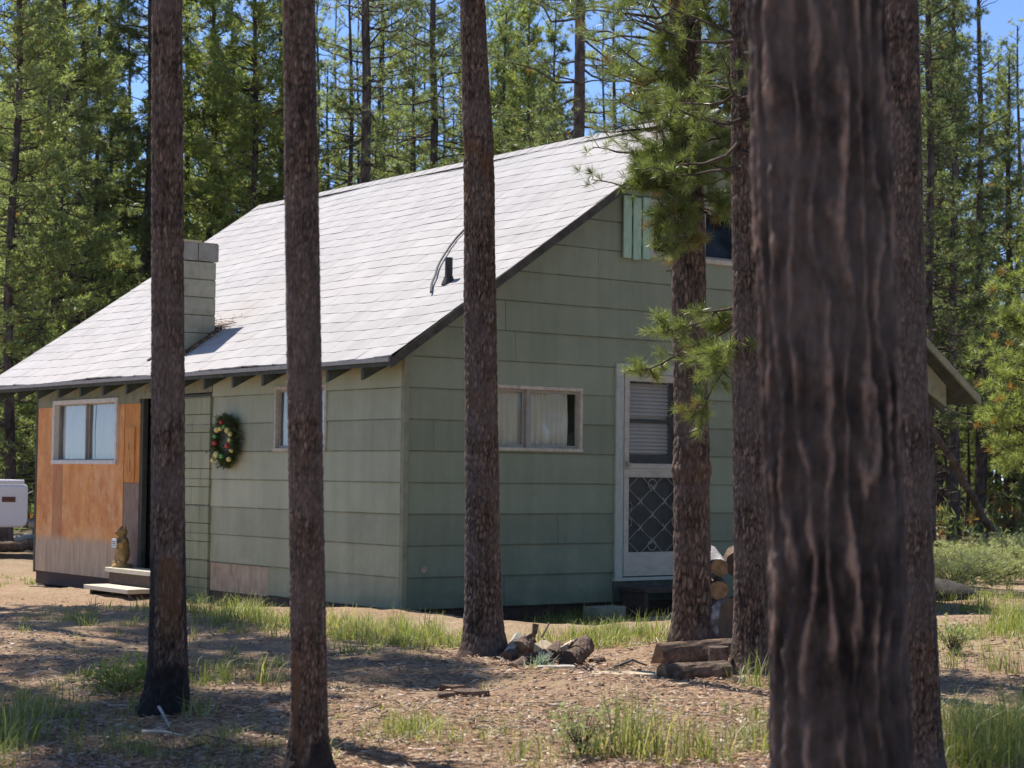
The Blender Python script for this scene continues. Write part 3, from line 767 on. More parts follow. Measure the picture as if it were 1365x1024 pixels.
# roof ---------------------------------------------------------
EXPO = .205
def roof_plane(left):
    rg = np.random.default_rng(3 if left else 4)
    V, F, T = [], [], []
    n = Vector((-SLOPE, 0, 1)).normalized() if left else Vector((SLOPE, 0, 1)).normalized()
    run = (RU-EU) if left else (RE-RU)
    tot = run*math.sqrt(1+SLOPE**2)
    def P(s, v, h):
        du = s/math.sqrt(1+SLOPE**2)
        u = EU+du if left else RE-du
        zz = (EZ+du*SLOPE) if left else (RZ-(RE-RU)*SLOPE+du*SLOPE)
        sag = -.022*math.sin(math.pi*min(1, s/tot))*(.5+.5*math.sin(v*.8+1)) - .012*math.sin(v*1.9)
        return (u+n.x*h, v, zz+n.z*h+sag)
    nc = int(tot/EXPO)+1; tab = .305
    for c in range(nc):
        s0, s1 = c*EXPO, min(tot, (c+1)*EXPO+.01)
        off = (c % 2)*tab/2 + rg.normal()*.012
        v = VF - off
        while v < VB:
            a, b = max(v, VF)+.0012, min(v+tab, VB)-.0012
            if b-a > .02:
                lift = abs(rg.normal())*.0015+.0028; cut = rg.normal()*.003; cut2 = cut+rg.normal()*.004
                i = len(V)
                # lower edge slopes a little, as interlocking shingles do
                V += [P(s0+cut, a, lift), P(s0+cut2-.012, (a+b)/2, lift+.003), P(s0+cut2, b, lift), P(s1, b, .0015), P(s1, a, .0015), P(s0+cut, a, -.01), P(s0+cut2-.012, (a+b)/2, -.01), P(s0+cut2, b, -.01)]
                F += [(i, i+1, i+2, i+3, i+4), (i+5, i+6, i+1, i), (i+6, i+7, i+2, i+1)]
                tv = rg.random(); T += [(tv, 0, 0)]*8
            v += tab
    return V, F, T
def build_roof(left):
    V, F, T = roof_plane(left)
    o = mk('roof_slope', V, F, [M['roof'], M['roof_edge']], house, tint=np.array(T))
    mi = [0 if len(f) == 5 else 1 for f in F]; o.data.polygons.foreach_set('material_index', mi)
    return o
build_roof(True); build_roof(False)
mb = MB()          # deck under the shingles, with the soffit side
for (ua, ub) in ((EU+.01, RU), (RE-.01, RU)):
    za, zb_ = (roof_z(ua), RZ)
    prof = [(ua, za-.045), (ub, zb_-.045), (ub, zb_-TH+.02), (ua, za-TH+.02)]
    mb.prism(prof, 'y', VF+.02, VB-.02)
mb.build('roof_deck', M['dark_trim'], house)
mb = MB()
for (ua, ub) in ((EU, RU-.001), (RE, RU+.001)):
    for (va, vb) in ((VF-.012, VF+.018), (VB-.018, VB+.012)):
        MB().prism([(ua, roof_z(ua)-.012), (ub, RZ-.012), (ub, RZ-.105), (ua, roof_z(ua)-.105)], 'y', va, vb).build('rake_board', M['rake'] if ua == EU else M['green_trim'], house)
mb = MB()
for ua, s_ in ((EU, -1), (RE, 1)): mb.box((min(ua, ua+s_*.02), VF+.02, roof_z(ua)-.05), (max(ua, ua+s_*.02), VB-.02, roof_z(ua)-.012))
mb.build('drip_edge', M['roof_edge'], house)
mb = MB(); v = VF
while v < VB:          # ridge caps
    e = min(v+.30, VB)
    for s_ in (-1, 1):
        mb.add([(RU, v, RZ+.024), (RU, e, RZ+.019), (RU+s_*.13, e, RZ+.019-.13*SLOPE), (RU+s_*.13, v, RZ+.024-.13*SLOPE), (RU+s_*.13, v, RZ-.0-.13*SLOPE), (RU, v, RZ)], [(0, 1, 2, 3), (0, 3, 4, 5)])
    v += .24
rc = mb.build('ridge_cap', [M['roof']], house)
v = .25
while v < VB-.1:       # rafter tails under both eaves
    MB().prism([(EU+.03, roof_z(EU)-TH+.015), (.0, under(0)+.02), (.0, under(0)-.15), (EU+.03, roof_z(EU)-TH-.085)], 'y', v, v+.045).build('rafter_tail', M['dark_trim'], house)
    MB().prism([(RE-.03, roof_z(RE)-TH+.015), (UR+.02, under(UR)+.02), (UR+.02, under(UR)-.15), (RE-.03, roof_z(RE)-TH-.085)], 'y', v, v+.045).build('rafter_tail', M['dark_trim'], house)
    v += .61
# brace board under the right overhang
MB().prism([(UR+.02, under(UR)+.01), (UR+.48, under(UR+.48)), (UR+.48, under(UR+.48)-.24), (UR+.02, under(UR)-.34)], 'y', -.03, -.005).build('brace_board', M['green_trim'], house)
# plumbing vent
pz = roof_z(.92)
mb = MB().lathe([(.075, -.05), (.05, .01), (.043, .03)], 12, (.92, .63, pz)).lathe([(.038, .02), (.038, .215), (.030, .215)], 12, (.92, .63, pz))
mb.build('vent_pipe', M['black'], house, smooth=False)

# chimney: painted blocks above the roof, grey cap course, tar at the foot
cv0, cv1, cu0, cu1 = 4.42, 5.05, -.02, .415
ch = MB()
z = 4.02-.20*8
k = 0
while z < 3.80:
    ju = (cu0+cu1)/2
    ch.box((cu0, cv0, z+.004), (cu1, (cv0+cv1)/2-.004, z+.193)) if k % 2 else ch.box((cu0, cv0, z+.004), (cu1, cv0+.2, z+.193))
    ch.box((cu0, (cv0+cv1)/2+.004, z+.004), (cu1, cv1, z+.193)) if k % 2 else ch.box((cu0, cv0+.208, z+.004), (cu1, cv1, z+.193))
    z += .20; k += 1
chim = ch.build('chimney', M['cmu'], house, bevel=.005)
MB().box((cu0+.008, cv0+.008, 2.3), (cu1-.008, cv1-.008, 3.81)).build('mortar_core', M['mortar'], chim)
cp = MB(); e = .02
cp.box((cu0-e, cv0-e, 3.824), (cu0+.195, cv1+e, 4.02)).box((cu0+.203, cv0-e, 3.824), (cu1+e, cv1+e, 4.02))
cp.build('cap_course', M['cap'], chim, bevel=.006)
MB().box((cu0-.01, cv0-.01, 4.02), (cu1+.01, cv1+.01, 4.032)).box((cu0+.10, cv0+.15, 4.03), (cu1-.1, cv1-.15, 4.07)).build('mortar_crown', M['cut_pale'], chim)
fl = MB()
for (p, q, v0, v1) in ((cu0-.05, cu1+.05, cv0-.075, cv0), (cu0-.05, cu1+.05, cv1, cv1+.06), (cu1, cu1+.09, cv0, cv1)):
    fl.prism([(p, roof_z(p)-.01), (q, roof_z(q)-.01), (q, roof_z(q)+.026), (p, roof_z(p)+.026)], 'y', v0, v1)
fl.build('flashing', M['flash'], chim)

# things on and around the house ------------------------------
def H(u, v, z=0): return HC + HU*u + HV*v + Vector((0, 0, z))
# drooping cable lying on the roof
pts = [H(u, v, roof_z(u)+h) for (u, v, h) in ((.69, .60, .014), (.86, .83, .014), (1.03, 1.01, .016), (1.17, 1.18, .016), (1.30, 1.31, .016), (1.56, 1.53, .016), (1.75, 1.67, .014), (1.91, 1.75, .014))]
b0 = pts[0]
mb = MB().tube([p-b0 for p in pts], .012, 6)
tag(mb.build('cable', M['black'], loc=b0), 'thin black cable arching over the pale roof beside the vent pipe', 'cable')

# dry needles caught above and beside the chimney foot
rg = np.random.default_rng(61); n = 420
du = np.abs(rg.normal(size=n))*.10; uu = np.where(rg.random(n) < .6, cu1+.02+du, rg.uniform(cu0, cu1+.1, n)); vv = np.where(uu > cu1, rg.uniform(cv0-.22, cv1, n), cv0-.02-np.abs(rg.normal(size=n))*.09)
P0 = np.stack([uu, vv, np.array([roof_z(u) for u in uu])+.012+rg.random(n)*.02], -1)
d = nrm(np.stack([rg.normal(size=n), rg.normal(size=n), rg.normal(size=n)*.12], -1))*.035; s_ = nrm(np.cross(d, rg.normal(size=(n, 3))))*.004
V = np.stack([P0-d, P0+s_, P0+d, P0-s_], 1).reshape(-1, 3); F = np.arange(n*4, dtype=np.int32).reshape(-1, 4)
M['dry_needles'] = noisy('dry_pine_needles', (.22, .13, .07), (.45, .32, .20), 20, bump=0)
tag(mk('needle_debris', V, F, M['dry_needles'], loc=HC, rz=HROT), 'tan dead pine needles caught around the chimney foot', 'needles', kind='stuff')
# wreath on the side wall: needle ring with glass balls
M['ball_red'] = noisy('red_bauble', (.38, .02, .015), (.48, .035, .025), 3, rough=.25, bump=0, spec=.6)
M['ball_gold'] = noisy('yellow_bauble', (.70, .58, .16), (.80, .68, .25), 3, rough=.25, bump=0, spec=.6)
M['ball_green'] = noisy('green_bauble', (.10, .42, .10), (.16, .50, .14), 3, rough=.25, bump=0, spec=.6)
wr = empty('wreath', H(-.03, 3.22, 1.80), HROT)
tag(wr, 'dark green wreath with red, yellow and green baubles on side wall', 'wreath')
rg = np.random.default_rng(21)
a = rg.random(900)*2*math.pi; rr = .20+rg.normal(size=900)*.035
C = np.stack([-.02-np.abs(rg.normal(size=900))*.03, rr*np.cos(a), rr*1.0*np.sin(a)], -1)
V, F, T = tufts(C, np.stack([-np.ones(900)*.5, np.cos(a), np.sin(a)], -1), 7, .055, .007, .9, rg, shade=rg.random(900)*.35)
mk('wreath_needles', V, F, M['needle_dark'], wr, tint=T)
for (dy, dz, mm, r) in ((.03, .20, 'ball_red', .028), (.13, .12, 'ball_gold', .032), (-.10, .11, 'ball_gold', .034), (-.17, .07, 'ball_gold', .028), (-.15, .01, 'ball_gold', .024), (.17, .05, 'ball_green', .024), (.17, -.02, 'ball_red', .03), (-.10, -.05, 'ball_red', .03), (.13, -.14, 'ball_gold', .036), (.02, -.16, 'ball_green', .028), (.21, -.20, 'ball_gold', .026), (-.14, -.19, 'ball_gold', .027), (.06, .13, 'ball_gold', .026), (-.03, .15, 'ball_green', .024), (-.19, -.10, 'ball_gold', .022)):
    MB().ball((-.09, dy, dz), r, 12).build('bauble', M[mm], wr, smooth=True)

# wooden steps at the side doorway and at the screen door
st = empty('wooden_steps', H(0, 0, 0), HROT); tag(st, 'two pale worn board steps at the dark doorway under the bear figure', 'steps')
MB().box((-.62, 4.35, .15), (-.30, 5.46, .20)).build('tread', M['tread'], st, bevel=.006)
MB().box((-.34, 4.35, .335), (-.035, 5.52, .385)).build('tread', M['tread'], st, bevel=.006)
MB().box((-.30, 4.4, .203), (-.28, 5.48, .333)).build('riser', M['dark_wood'], st)
for v in (4.4, 5.42): MB().box((-.28, v, -.05), (-.04, v+.05, .334)).build('stringer', M['dark_wood'], st)
for v in (4.4, 5.36): MB().box((-.56, v, -.05), (-.32, v+.06, .149)).build('stringer', M['dark_wood'], st)
s2 = empty('wooden_steps', H(0, 0, 0), HROT); tag(s2, 'dark brown plank steps in shade below the screen door', 'steps')
MB().box((2.58, -.42, .335), (3.6, -.06, .38)).build('tread', M['dark_wood'], s2, bevel=.005)
MB().box((2.60, -.74, .10), (3.6, -.42, .145)).build('tread', M['dark_wood'], s2, bevel=.005)
for u in (2.59, 3.54): MB().box((u, -.40, -.06), (u+.05, -.06, .334)).box((u, -.70, -.06), (u+.05, -.44, .099)).build('stringer', M['dark_wood'], s2)

# carved bear on the upper step, holding a small white sign
M['carved'] = noisy('carved_golden_wood', (.17, .10, .035), (.33, .21, .085), 14, (1, 1, 1), c3=(.42, .29, .14), bump=.6, bscale=50)
be = empty('bear_figure', H(-.19, 5.38, .385), HROT+R_(180)); tag(be, 'small carved brown bear standing upright with a white sign', 'figure')
mb = MB()
mb.lathe([(.115, 0), (.12, .015), (.105, .04)], 14)
mb.ball((0, 0, .16), .10, 14, 0, (.85, .95, 1.25)); mb.ball((0, 0, .27), .085, 14, 0, (.85, .95, 1.1)); mb.ball((.008, 0, .395), .062, 14, 0, (.95, 1, .95))
mb.ball((.060, 0, .382), .028, 10, 0, (1.1, 1, .85))
for s in (-1, 1):
    mb.ball((-.005, s*.045, .447), .02, 8)
    mb.tube([(.01, s*.085, .31), (.05, s*.095, .26), (.085, s*.05, .255)], [.032, .030, .024], 8)
    mb.ball((.045, s*.055, .045), .045, 10, 0, (1.3, 1, .9)); mb.ball((.02, s*.06, .11), .055, 10, 0, (.9, .9, 1.2))
body = mb.build('bear_body', M['carved'], be, smooth=True)
md = body.modifiers.new('remesh', 'REMESH'); md.mode = 'VOXEL'; md.voxel_size = .009; md.use_smooth_shade = True
mb = MB()
for s in (-1, 1): mb.ball((.052, s*.025, .408), .006, 8)
mb.ball((.090, 0, .388), .009, 8); mb.build('face_mark', M['black'], be)
M['white_sign'] = noisy('white_board', (.62, .62, .63), (.74, .74, .75), 6, bump=0)
mb = MB().box((.098, -.055, .225), (.110, .055, .325)); sg = mb.build('held_sign', M['white_sign'], be, bevel=.003)
mb = MB().box((.1102, -.04, .285), (.1112, .035, .295)).box((.1102, -.035, .265), (.1112, .04, .273)).box((.1102, -.03, .245), (.1112, .025, .252)); mb.build('faded_lettering', M['twig'], sg)

# grey block under the gable
gb = MB().box((0, 0, -.08), (.40, .2, .22)); 
tag(gb.build('concrete_block', M['cmu'], loc=H(1.95, -.45, 0), rz=HROT+.1, bevel=.008), 'grey concrete block on ground left of plank steps', 'block')

# ------------------------------------------------------------------ logs
def log(name, label, a, b, r, seed, group=None, half=False, wood='cut_wood', bark='log_bark', roll=0.0, taper=.06, cat='log'):
    """round or split log from a to b: rough bark, sawn ends"""
    rg = np.random.default_rng(seed); a, b = Vector(a), Vector(b)
    mid = (a+b)/2; d = (b-a).normalized(); L = (b-a).length
    ref = Vector((0, 0, 1)) if abs(d.z) < .9 else Vector((1, 0, 0))
    e1 = d.cross(ref).normalized(); e2 = e1.cross(d)
    n = 22; k = 9
    th = np.arange(n)/n*2*math.pi + roll
    ph = rg.random(4)*6
    V = []; mi = []
    for i in range(k):
        t = i/(k-1)-.5
        for j, q in enumerate(th):
            rad = r*(1+taper*t)*(1+.05*math.sin(2*q+ph[0]+t)+.04*math.sin(3*q+ph[1]+2*t)+.035*math.sin(9*q+ph[2]+t*14)+rg.normal()*.012)
            x, y = math.cos(q-roll)*rad, math.sin(q-roll)*rad
            if half: y = max(y, -.12*r+rg.normal()*.015*r)
            c, s = math.cos(roll), math.sin(roll); x, y = x*c-y*s, x*s+y*c
            V.append(d*(t*L)+e1*x+e2*y)
    F = [(i*n+j, i*n+(j+1) % n, (i+1)*n+(j+1) % n, (i+1)*n+j) for i in range(k-1) for j in range(n)]
    for i in range(k-1):
        for j in range(n):
            flat = half and math.sin((j+.5)/n*2*math.pi) < -.10
            mi.append(1 if flat else 0)
    F += [tuple(range(n))[::-1], tuple(range((k-1)*n, k*n))]; mi += [1, 1]
    o = mk(name, V, F, [M[bark], M[wood]], midx=mi, loc=mid)
    tag(o, label, cat, group); return o
def P3(x, y, d, dz=0): 
    p = at(x, y, d); return Vector((p.x, p.y, p.z+dz))
GS = 'firewood stacked between the two trunks'
def endlog(px, py, d, r, L, label, seed, dirv=(.25, 1, .04), **k):
    a = P3(px, py, d); v = Vector(dirv).normalized()
    return log('firewood_log', label, a, a+v*L, r, seed, GS, cat='firewood', **k)
endlog(959, 757, 13.6, .066, .5, 'uppermost left log of the stack with pale flaking bark on top', 1, (-.05, 1, .16), bark='birch_bark', wood='cut_wood')
endlog(958, 787, 13.55, .070, .5, 'brown log with tan end under the pale flaking log', 2, (.05, 1, .05))
endlog(984, 752, 13.8, .095, .5, 'dark ended log partly behind right trunk at top of stack', 3, (.1, 1, .05), wood='aged_wood')
endlog(972, 828, 13.6, .165, .38, 'largest round of the stack with sunlit pale rim', 4, (-1.0, .8, .0), bark='birch_bark', wood='aged_wood')
endlog(1006, 800, 14.0, .11, .5, 'log of the stack seen just right of the furrowed trunk base', 5, (.1, 1, .0))
log('log_round', 'dark upright log chunk in front of the largest stacked round', P3(958, 897, 12.0, -.02), P3(957, 862, 12.0), .06, 6, cat='log chunk', wood='dark_wood')
# split trough and bark log beside the furrowed trunk
log('split_log', 'long split half log lying behind the bark covered log', gp(872, 886)+Vector((0, 0, .06)), gp(965, 875)+Vector((0.1, 0, .05)), .085, 7, half=True, roll=R_(250), wood='cut_wood')
log('bark_log', 'short bark covered log lying at front with a pale end', gp(882, 911)+Vector((0, 0, .055)), gp(966, 909)+Vector((0.02, .05, .055)), .068, 8, wood='cut_wood')
# small heap of split wood by the third trunk
GH = 'small heap of split firewood'
Z = Vector((0, 0, 1))
def hp(px, py, z): return gp(px, py)+Z*z*.66
BK = Vector((.06, .22, 0))
heap = [
 ('thick log of the heap showing its round tan end', hp(690, 880, .09), hp(690, 880, .13)+BK, .085, 11, dict(wood='cut_wood')),
 ('small log end at far left of the heap', hp(673, 886, .06), hp(673, 886, .07)+BK*.8, .055, 12, dict(wood='aged_wood')),
 ('split log on top of the heap with white wood up', hp(694, 878, .20), hp(694, 878, .22)+BK, .06, 13, dict(half=True, roll=R_(205), wood='cut_pale')),
 ('pale split log in middle of the heap', hp(722, 882, .12), hp(722, 882, .15)+BK, .075, 14, dict(half=True, roll=R_(150), wood='cut_pale')),
 ('pale split log right of the middle in the heap', hp(743, 883, .12), hp(743, 883, .15)+BK*1.1, .10, 15, dict(half=True, roll=R_(205), wood='cut_pale')),
 ('orange tinted split log at right end of the heap', hp(770, 884, .09), hp(770, 884, .15)+BK, .075, 16, dict(wood='cut_wood')),
 ('dark log underneath the middle of the heap', hp(716, 889, .05), hp(716, 889, .05)+BK*.9, .075, 17, dict(wood='dark_wood')),
 ('dark round log under the right end of the heap', hp(757, 889, .05), hp(757, 889, .06)+BK, .08, 21, dict(wood='dark_wood')),
 ('dark bark log seen between two pale split logs', hp(733, 885, .08), hp(733, 885, .12)+BK, .06, 22, dict(wood='dark_wood')),
 ('short tan log lying in front of the heap', hp(682, 898, .045), hp(708, 884, .05), .045, 18, dict(wood='cut_wood')),
 ('stub of branch wood sticking up from the heap', hp(712, 876, .24), hp(714, 876, .34), .025, 19, dict(wood='cut_wood')),
 ('crooked thin stick poking out of the heap top', hp(722, 878, .22), hp(731, 874, .33), .009, 23, dict(wood='cut_wood')),
 ('dark scrap log right of the heap on the ground', hp(788, 887, .03), hp(803, 884, .03), .03, 20, dict(wood='dark_wood')),
]
for (lab, a, b, r, sd_i, kw) in heap: log('firewood_log', lab, a, b, r*.82, sd_i, GH, cat='firewood', **kw)
a, b = hp(668, 887, .01), hp(690, 876, .22)
mb = MB().tube([Vector((0, 0, 0)), b-a], .03, 4)
tag(mb.build('grey_board', M['grey_wood'], loc=a), 'narrow grey board leaning on left of the wood heap', 'board')
# slabs, bark and sticks on the ground
def slab(name, label, px, py, L, W, T, rz, mat, seed, cat, group=None, tilt=0.0):
    rg = random.Random(seed); n = 12; p = gp(px, py); V = []
    for i in range(n):
        t = i/n*2*math.pi; q = 1+.22*(rg.random()-.5)
        V.append((L/2*max(-.92, min(.92, 1.2*math.cos(t)))*q, W/2*max(-.9, min(.9, 1.25*math.sin(t)))*q))
    top = [(x, y, T*(.75+.5*rg.random())+x*tilt) for x, y in V]; bot = [(x*1.03, y*1.03, -.02) for x, y in V]
    F = [tuple(range(n)), tuple(range(n, 2*n))[::-1]]+[(n+i, n+(i+1) % n, (i+1) % n, i) for i in range(n)]
    z = ground_z(p.x, p.y)
    o = mk(name, top+bot, F, M[mat], loc=(p.x, p.y, z+.004), rz=rz); tag(o, label, cat, group)
    return o
slab('wood_slab', 'broad pale flat slab of wood lying on the dirt', 832, 912, .40, .24, .008, .1, 'cut_pale', 1, 'slab')
slab('bark_piece', 'thick dark bark piece left of centre on the dirt', 628, 931, .20, .07, .028, .05, 'log_bark', 2, 'bark', 'bark pieces on the dirt')
slab('bark_piece', 'thin bark strip just above the thick dark bark piece', 603, 925, .15, .05, .03, -.1, 'log_bark', 3, 'bark', 'bark pieces on the dirt')
slab('bark_piece', 'small bark flake left of the thick dark bark piece', 595, 934, .10, .05, .025, .3, 'log_bark', 4, 'bark', 'bark pieces on the dirt')
slab('wood_chunk', 'small white splinter of wood alone on open dirt', 738, 946, .10, .035, .015, -.35, 'cut_pale', 5, 'wood chip')
slab('wood_slab', 'weathered grey bark slab in front of the wood heap', 740, 900, .24, .14, .010, .2, 'grey_wood', 6, 'slab')
slab('wood_chunk', 'small pale wood chip right of the long pale slab', 905, 921, .12, .06, .010, .2, 'cut_pale', 7, 'wood chip')
slab('bark_piece', 'reddish bark flake right of the front bark log', 985, 912, .11, .07, .03, .6, 'patch', 8, 'bark', 'bark pieces on the dirt')
slab('wood_slab', 'long pale weathered plank lying at the right edge', 1355, 945, .55, .10, .03, .05, 'grey_wood', 9, 'slab')
def stick(name, label, pts, r, mat='grey_wood', cat='stick', group=None):
    b0 = pts[0]; mb = MB().tube([p-b0 for p in pts], [r*(1-.5*i/(len(pts)-1)) for i in range(len(pts))], 6)
    tag(mb.build(name, M[mat], loc=b0, smooth=True), label, cat, group)
stick('fallen_stick', 'white bare stick leaning at the base of charred trunk', [gp(199, 938)+Z*.05, gp(214, 955)+Z*.035, gp(226, 972)+Z*.012], .012)
stick('fallen_stick', 'short white stick lying right of the charred trunk base', [gp(190, 979)+Z*.012, gp(215, 981)+Z*.02, gp(243, 984)+Z*.012], .010)
stick('fallen_stick', 'thin grey stick on shaded ground at left edge', [gp(0, 985)+Z*.012, gp(22, 984)+Z*.03, gp(45, 975)+Z*.015], .011)
stick('fallen_stick', 'thin twig lying right of the broken bark trunk', [gp(820, 893)+Z*.015, gp(842, 886)+Z*.03, gp(862, 890)+Z*.015], .012, 'twig')
stick('fallen_stick', 'bent grey stick in the grass by bottom right corner', [gp(1275, 975)+Z*.012, gp(1296, 968)+Z*.05, gp(1303, 978)+Z*.015], .008)

# ------------------------------------------------------------------ foreground trunks
def trunk_tree(name, label, depth, axis, top_h, segs=56, dz=.016, cw=.032, ch=.075, amp=.013, seed=1, marks=None, mat='bark', zfine=None, group='bare pine trunks in front of the cabin', bumps=(), net=False):
    """axis: [(px, py, width px)] down the picture; returns the tree's Empty and its local trunk path"""
    if depth is None: q = gp(*axis[-1][:2]); depth = (q-EYE).dot(fw)
    pts = [(at(x, y, depth), w_*depth/F_PX/2) for (x, y, w_) in axis]
    gb_ = g0(pts[-1][0].x, pts[-1][0].y)
    pts.sort(key=lambda q: q[0].z)
    p, r = pts[0]; p1 = pts[1][0]
    if p.z > gb_+.02:                      # carry the axis on down to the ground
        s = (p.z-gb_+.05)/(p1.z-p.z)
        pts.insert(0, (p-(p1-p)*s, r*1.12))
    base = Vector((pts[0][0].x, pts[0][0].y, gb_))
    path = [(q.x-base.x, q.y-base.y, q.z-base.z, rr) for q, rr in pts]
    path[0] = (path[0][0], path[0][1], -.08, path[0][3])
    x, y, z, rr = path[-1]; x0, y0, z0, _ = path[-3] if len(path) > 2 else path[0]
    sl_ = ((x-x0)/(z-z0), (y-y0)/(z-z0))
    path.append((x+sl_[0]*(top_h-z)*.6, y+sl_[1]*(top_h-z)*.6, top_h, .02))
    t = empty(name, base); tag(t, label, 'pine tree', group)
    trunk_mesh('trunk', path, M[mat], t, segs, dz, cw, ch, amp, seed, marks, zfine or path[-2][2]+.4, bumps, net)
    return t, path, depth
def angd(T, a): return np.abs((T-a+math.pi) % (2*math.pi)-math.pi)
VIEW = -math.pi/2                       # direction of the camera seen from a trunk
def marks1(T, Z):
    n = vnoise(T/(2*math.pi)*9, Z*6, 9, 71)
    char = np.clip((.34-Z+ (n-.5)*.30)/.22, 0, .92)
    char = np.maximum(char, np.clip((.95-Z+(n-.5)*.5)/.15, 0, 1)*np.clip((angd(T, VIEW+.25)-.75)/.25, 0, 1)*.8)
    scar = np.clip((.62-angd(T, VIEW+.25)+(n-.5)*.35)/.12, 0, 1)*np.clip((Z-.28+(n-.5)*.2)/.1, 0, 1)*np.clip((.86-Z+(n-.5)*.3)/.1, 0, 1)
    return scar*.85, char
def marks2(T, Z):
    n = vnoise(T/(2*math.pi)*11, Z*9, 11, 72)
    scar = np.clip((.24-angd(T, VIEW-.75+(Z-.3)*.2)+(n-.5)*.3)/.1, 0, 1)*np.clip((.50-Z+(n-.5)*.12)/.05, 0, 1)*np.clip((Z-.12+(n-.5)*.1)/.05, 0, 1)
    scar = np.maximum(scar, np.clip((.55-angd(T, VIEW-.55)+(n-.5)*.4)/.1, 0, 1)*np.clip((.2-np.abs(Z-.10)-.08)/.05, 0, 1)*.7)
    return scar, np.clip((.14-Z+(n-.5)*.2)/.08, 0, .8)
def marks3(T, Z):
    n = vnoise(T/(2*math.pi)*10, Z*7, 10, 73)
    s = np.exp(-((Z-3.33)/.12)**2)*np.clip(n*1.8-.3, 0, 1)*.9 + np.exp(-((Z-1.75)/.10)**2)*np.clip(n*2-1.1, 0, 1)*.6
    s = np.maximum(s, np.clip((Z-2.88)/.2, 0, 1)*np.clip((3.30-Z)/.1, 0, 1)*np.clip((.5-angd(T, VIEW-1.1))/.2, 0, 1)*np.clip(n*2-.6, 0, 1))
    return np.clip(s, 0, 1), 0*Z
def marks4(T, Z):
    n = vnoise(T/(2*math.pi)*12, Z*9, 12, 74)
    s = np.exp(-((Z-1.30)/.08)**2)*np.clip(n*2.0-.5, 0, 1)*np.clip((1.5-angd(T, VIEW))/.4, 0, 1)*.8
    return s, np.clip((.12-Z)/.1, 0, .7)
def marks6(T, Z):
    n = vnoise(T/(2*math.pi)*12, Z*7, 12, 75)
    s = np.clip((.35-angd(T, VIEW+.35)+(n-.5)*.3)/.1, 0, 1)*np.clip((.15-np.abs(Z-.50)+(n-.5)*.15)/.08, 0, 1)*.8
    return s, 0*Z
FG = {}
FG[1] = trunk_tree('pine_tree', 'leftmost bare trunk, charred black at its foot, before the dark doorway', None,
    [(223, 0, 39), (224, 300, 42), (224.5, 600, 44), (224, 780, 47), (224, 880, 52), (223, 948, 60)], 15, 84, .0105, .0150, .055, .0070, 11, marks1)
FG[2] = trunk_tree('pine_tree', 'second trunk from left, bark broken open near the ground', None,
    [(398, 0, 42), (401, 200, 43), (405.5, 500, 46), (410, 800, 46), (412, 930, 47), (412, 1034, 54)], 13, 84, .0085, .0115, .034, .0052, 12, marks2)
FG[3] = trunk_tree('pine_tree', 'trunk with a kink and orange scar, standing beside the gable window', None,
    [(630, 0, 34), (634, 120, 37), (637, 178, 40), (638.5, 205, 42), (639, 330, 41), (641, 500, 43), (642.5, 700, 45), (644, 800, 48), (645, 850, 52), (645, 878, 60)], 16, 84, .0125, .018, .060, .0085, 13, marks3)
FG[4] = trunk_tree('pine_tree', 'thick trunk with a knotted collar, standing before the screen door', None,
    [(913, 0, 42), (915, 200, 43), (917, 330, 44), (919.5, 480, 44), (921.5, 590, 45), (922, 640, 47), (922.5, 760, 49), (923, 830, 52), (923, 866, 60)], 14, 90, .0125, .026, .085, .010, 14, marks4, group='pines at the right of the cabin front', bumps=((1.28, .06, .020), (1.43, .09, .006)))
FG[5] = trunk_tree('pine_tree', 'narrow brown trunk just left of the huge blurred trunk', None,
    [(993, 0, 40), (996, 230, 42), (999, 500, 44), (1001, 700, 45), (1002, 830, 48), (1002, 897, 54)], 15, 84, .0115, .018, .060, .0075, 15, None, group='pines at the right of the cabin front')
FG[6] = trunk_tree('pine_tree', 'slender trunk showing just right of the huge blurred trunk', None,
    [(1200, 0, 46), (1207, 300, 45), (1219, 700, 46), (1229, 950, 50), (1231, 1034, 56)], 13, 80, .009, .0125, .040, .0055, 16, marks6, group='pines at the right of the cabin front')
FG[7] = trunk_tree('pine_tree', 'huge dark furrowed trunk blurred in the near right foreground', 4.3,
    [(1087, 0, 176), (1097, 300, 175), (1111, 700, 175), (1121, 1024, 182)], 14, 230, .008, .040, .34, .015, 17, None, 'bark_big', group=None, net=True)
# short dead stubs on trunks, part of their tree
def stub(tree, a, b, r): 
    MB().tube([a, (Vector(a)+Vector(b))/2+Vector((0, 0, .01)), b], [r, r*.7, r*.35], 6).build('dead_stub', M['twig'], tree[0])
def loc(tree, px, py, dd): return at(px, py, tree[2]+dd)-tree[0].location
stub(FG[4], loc(FG[4], 897, 362, 0), loc(FG[4], 888, 362, 0), .012)
stub(FG[4], loc(FG[4], 932, 313, 0), loc(FG[4], 957, 334, -.1), .014)
stub(FG[3], loc(FG[3], 622, 196, 0), loc(FG[3], 612, 186, 0), .012)
stub(FG[3], loc(FG[3], 655, 153, 0), loc(FG[3], 668, 150, 0), .009)
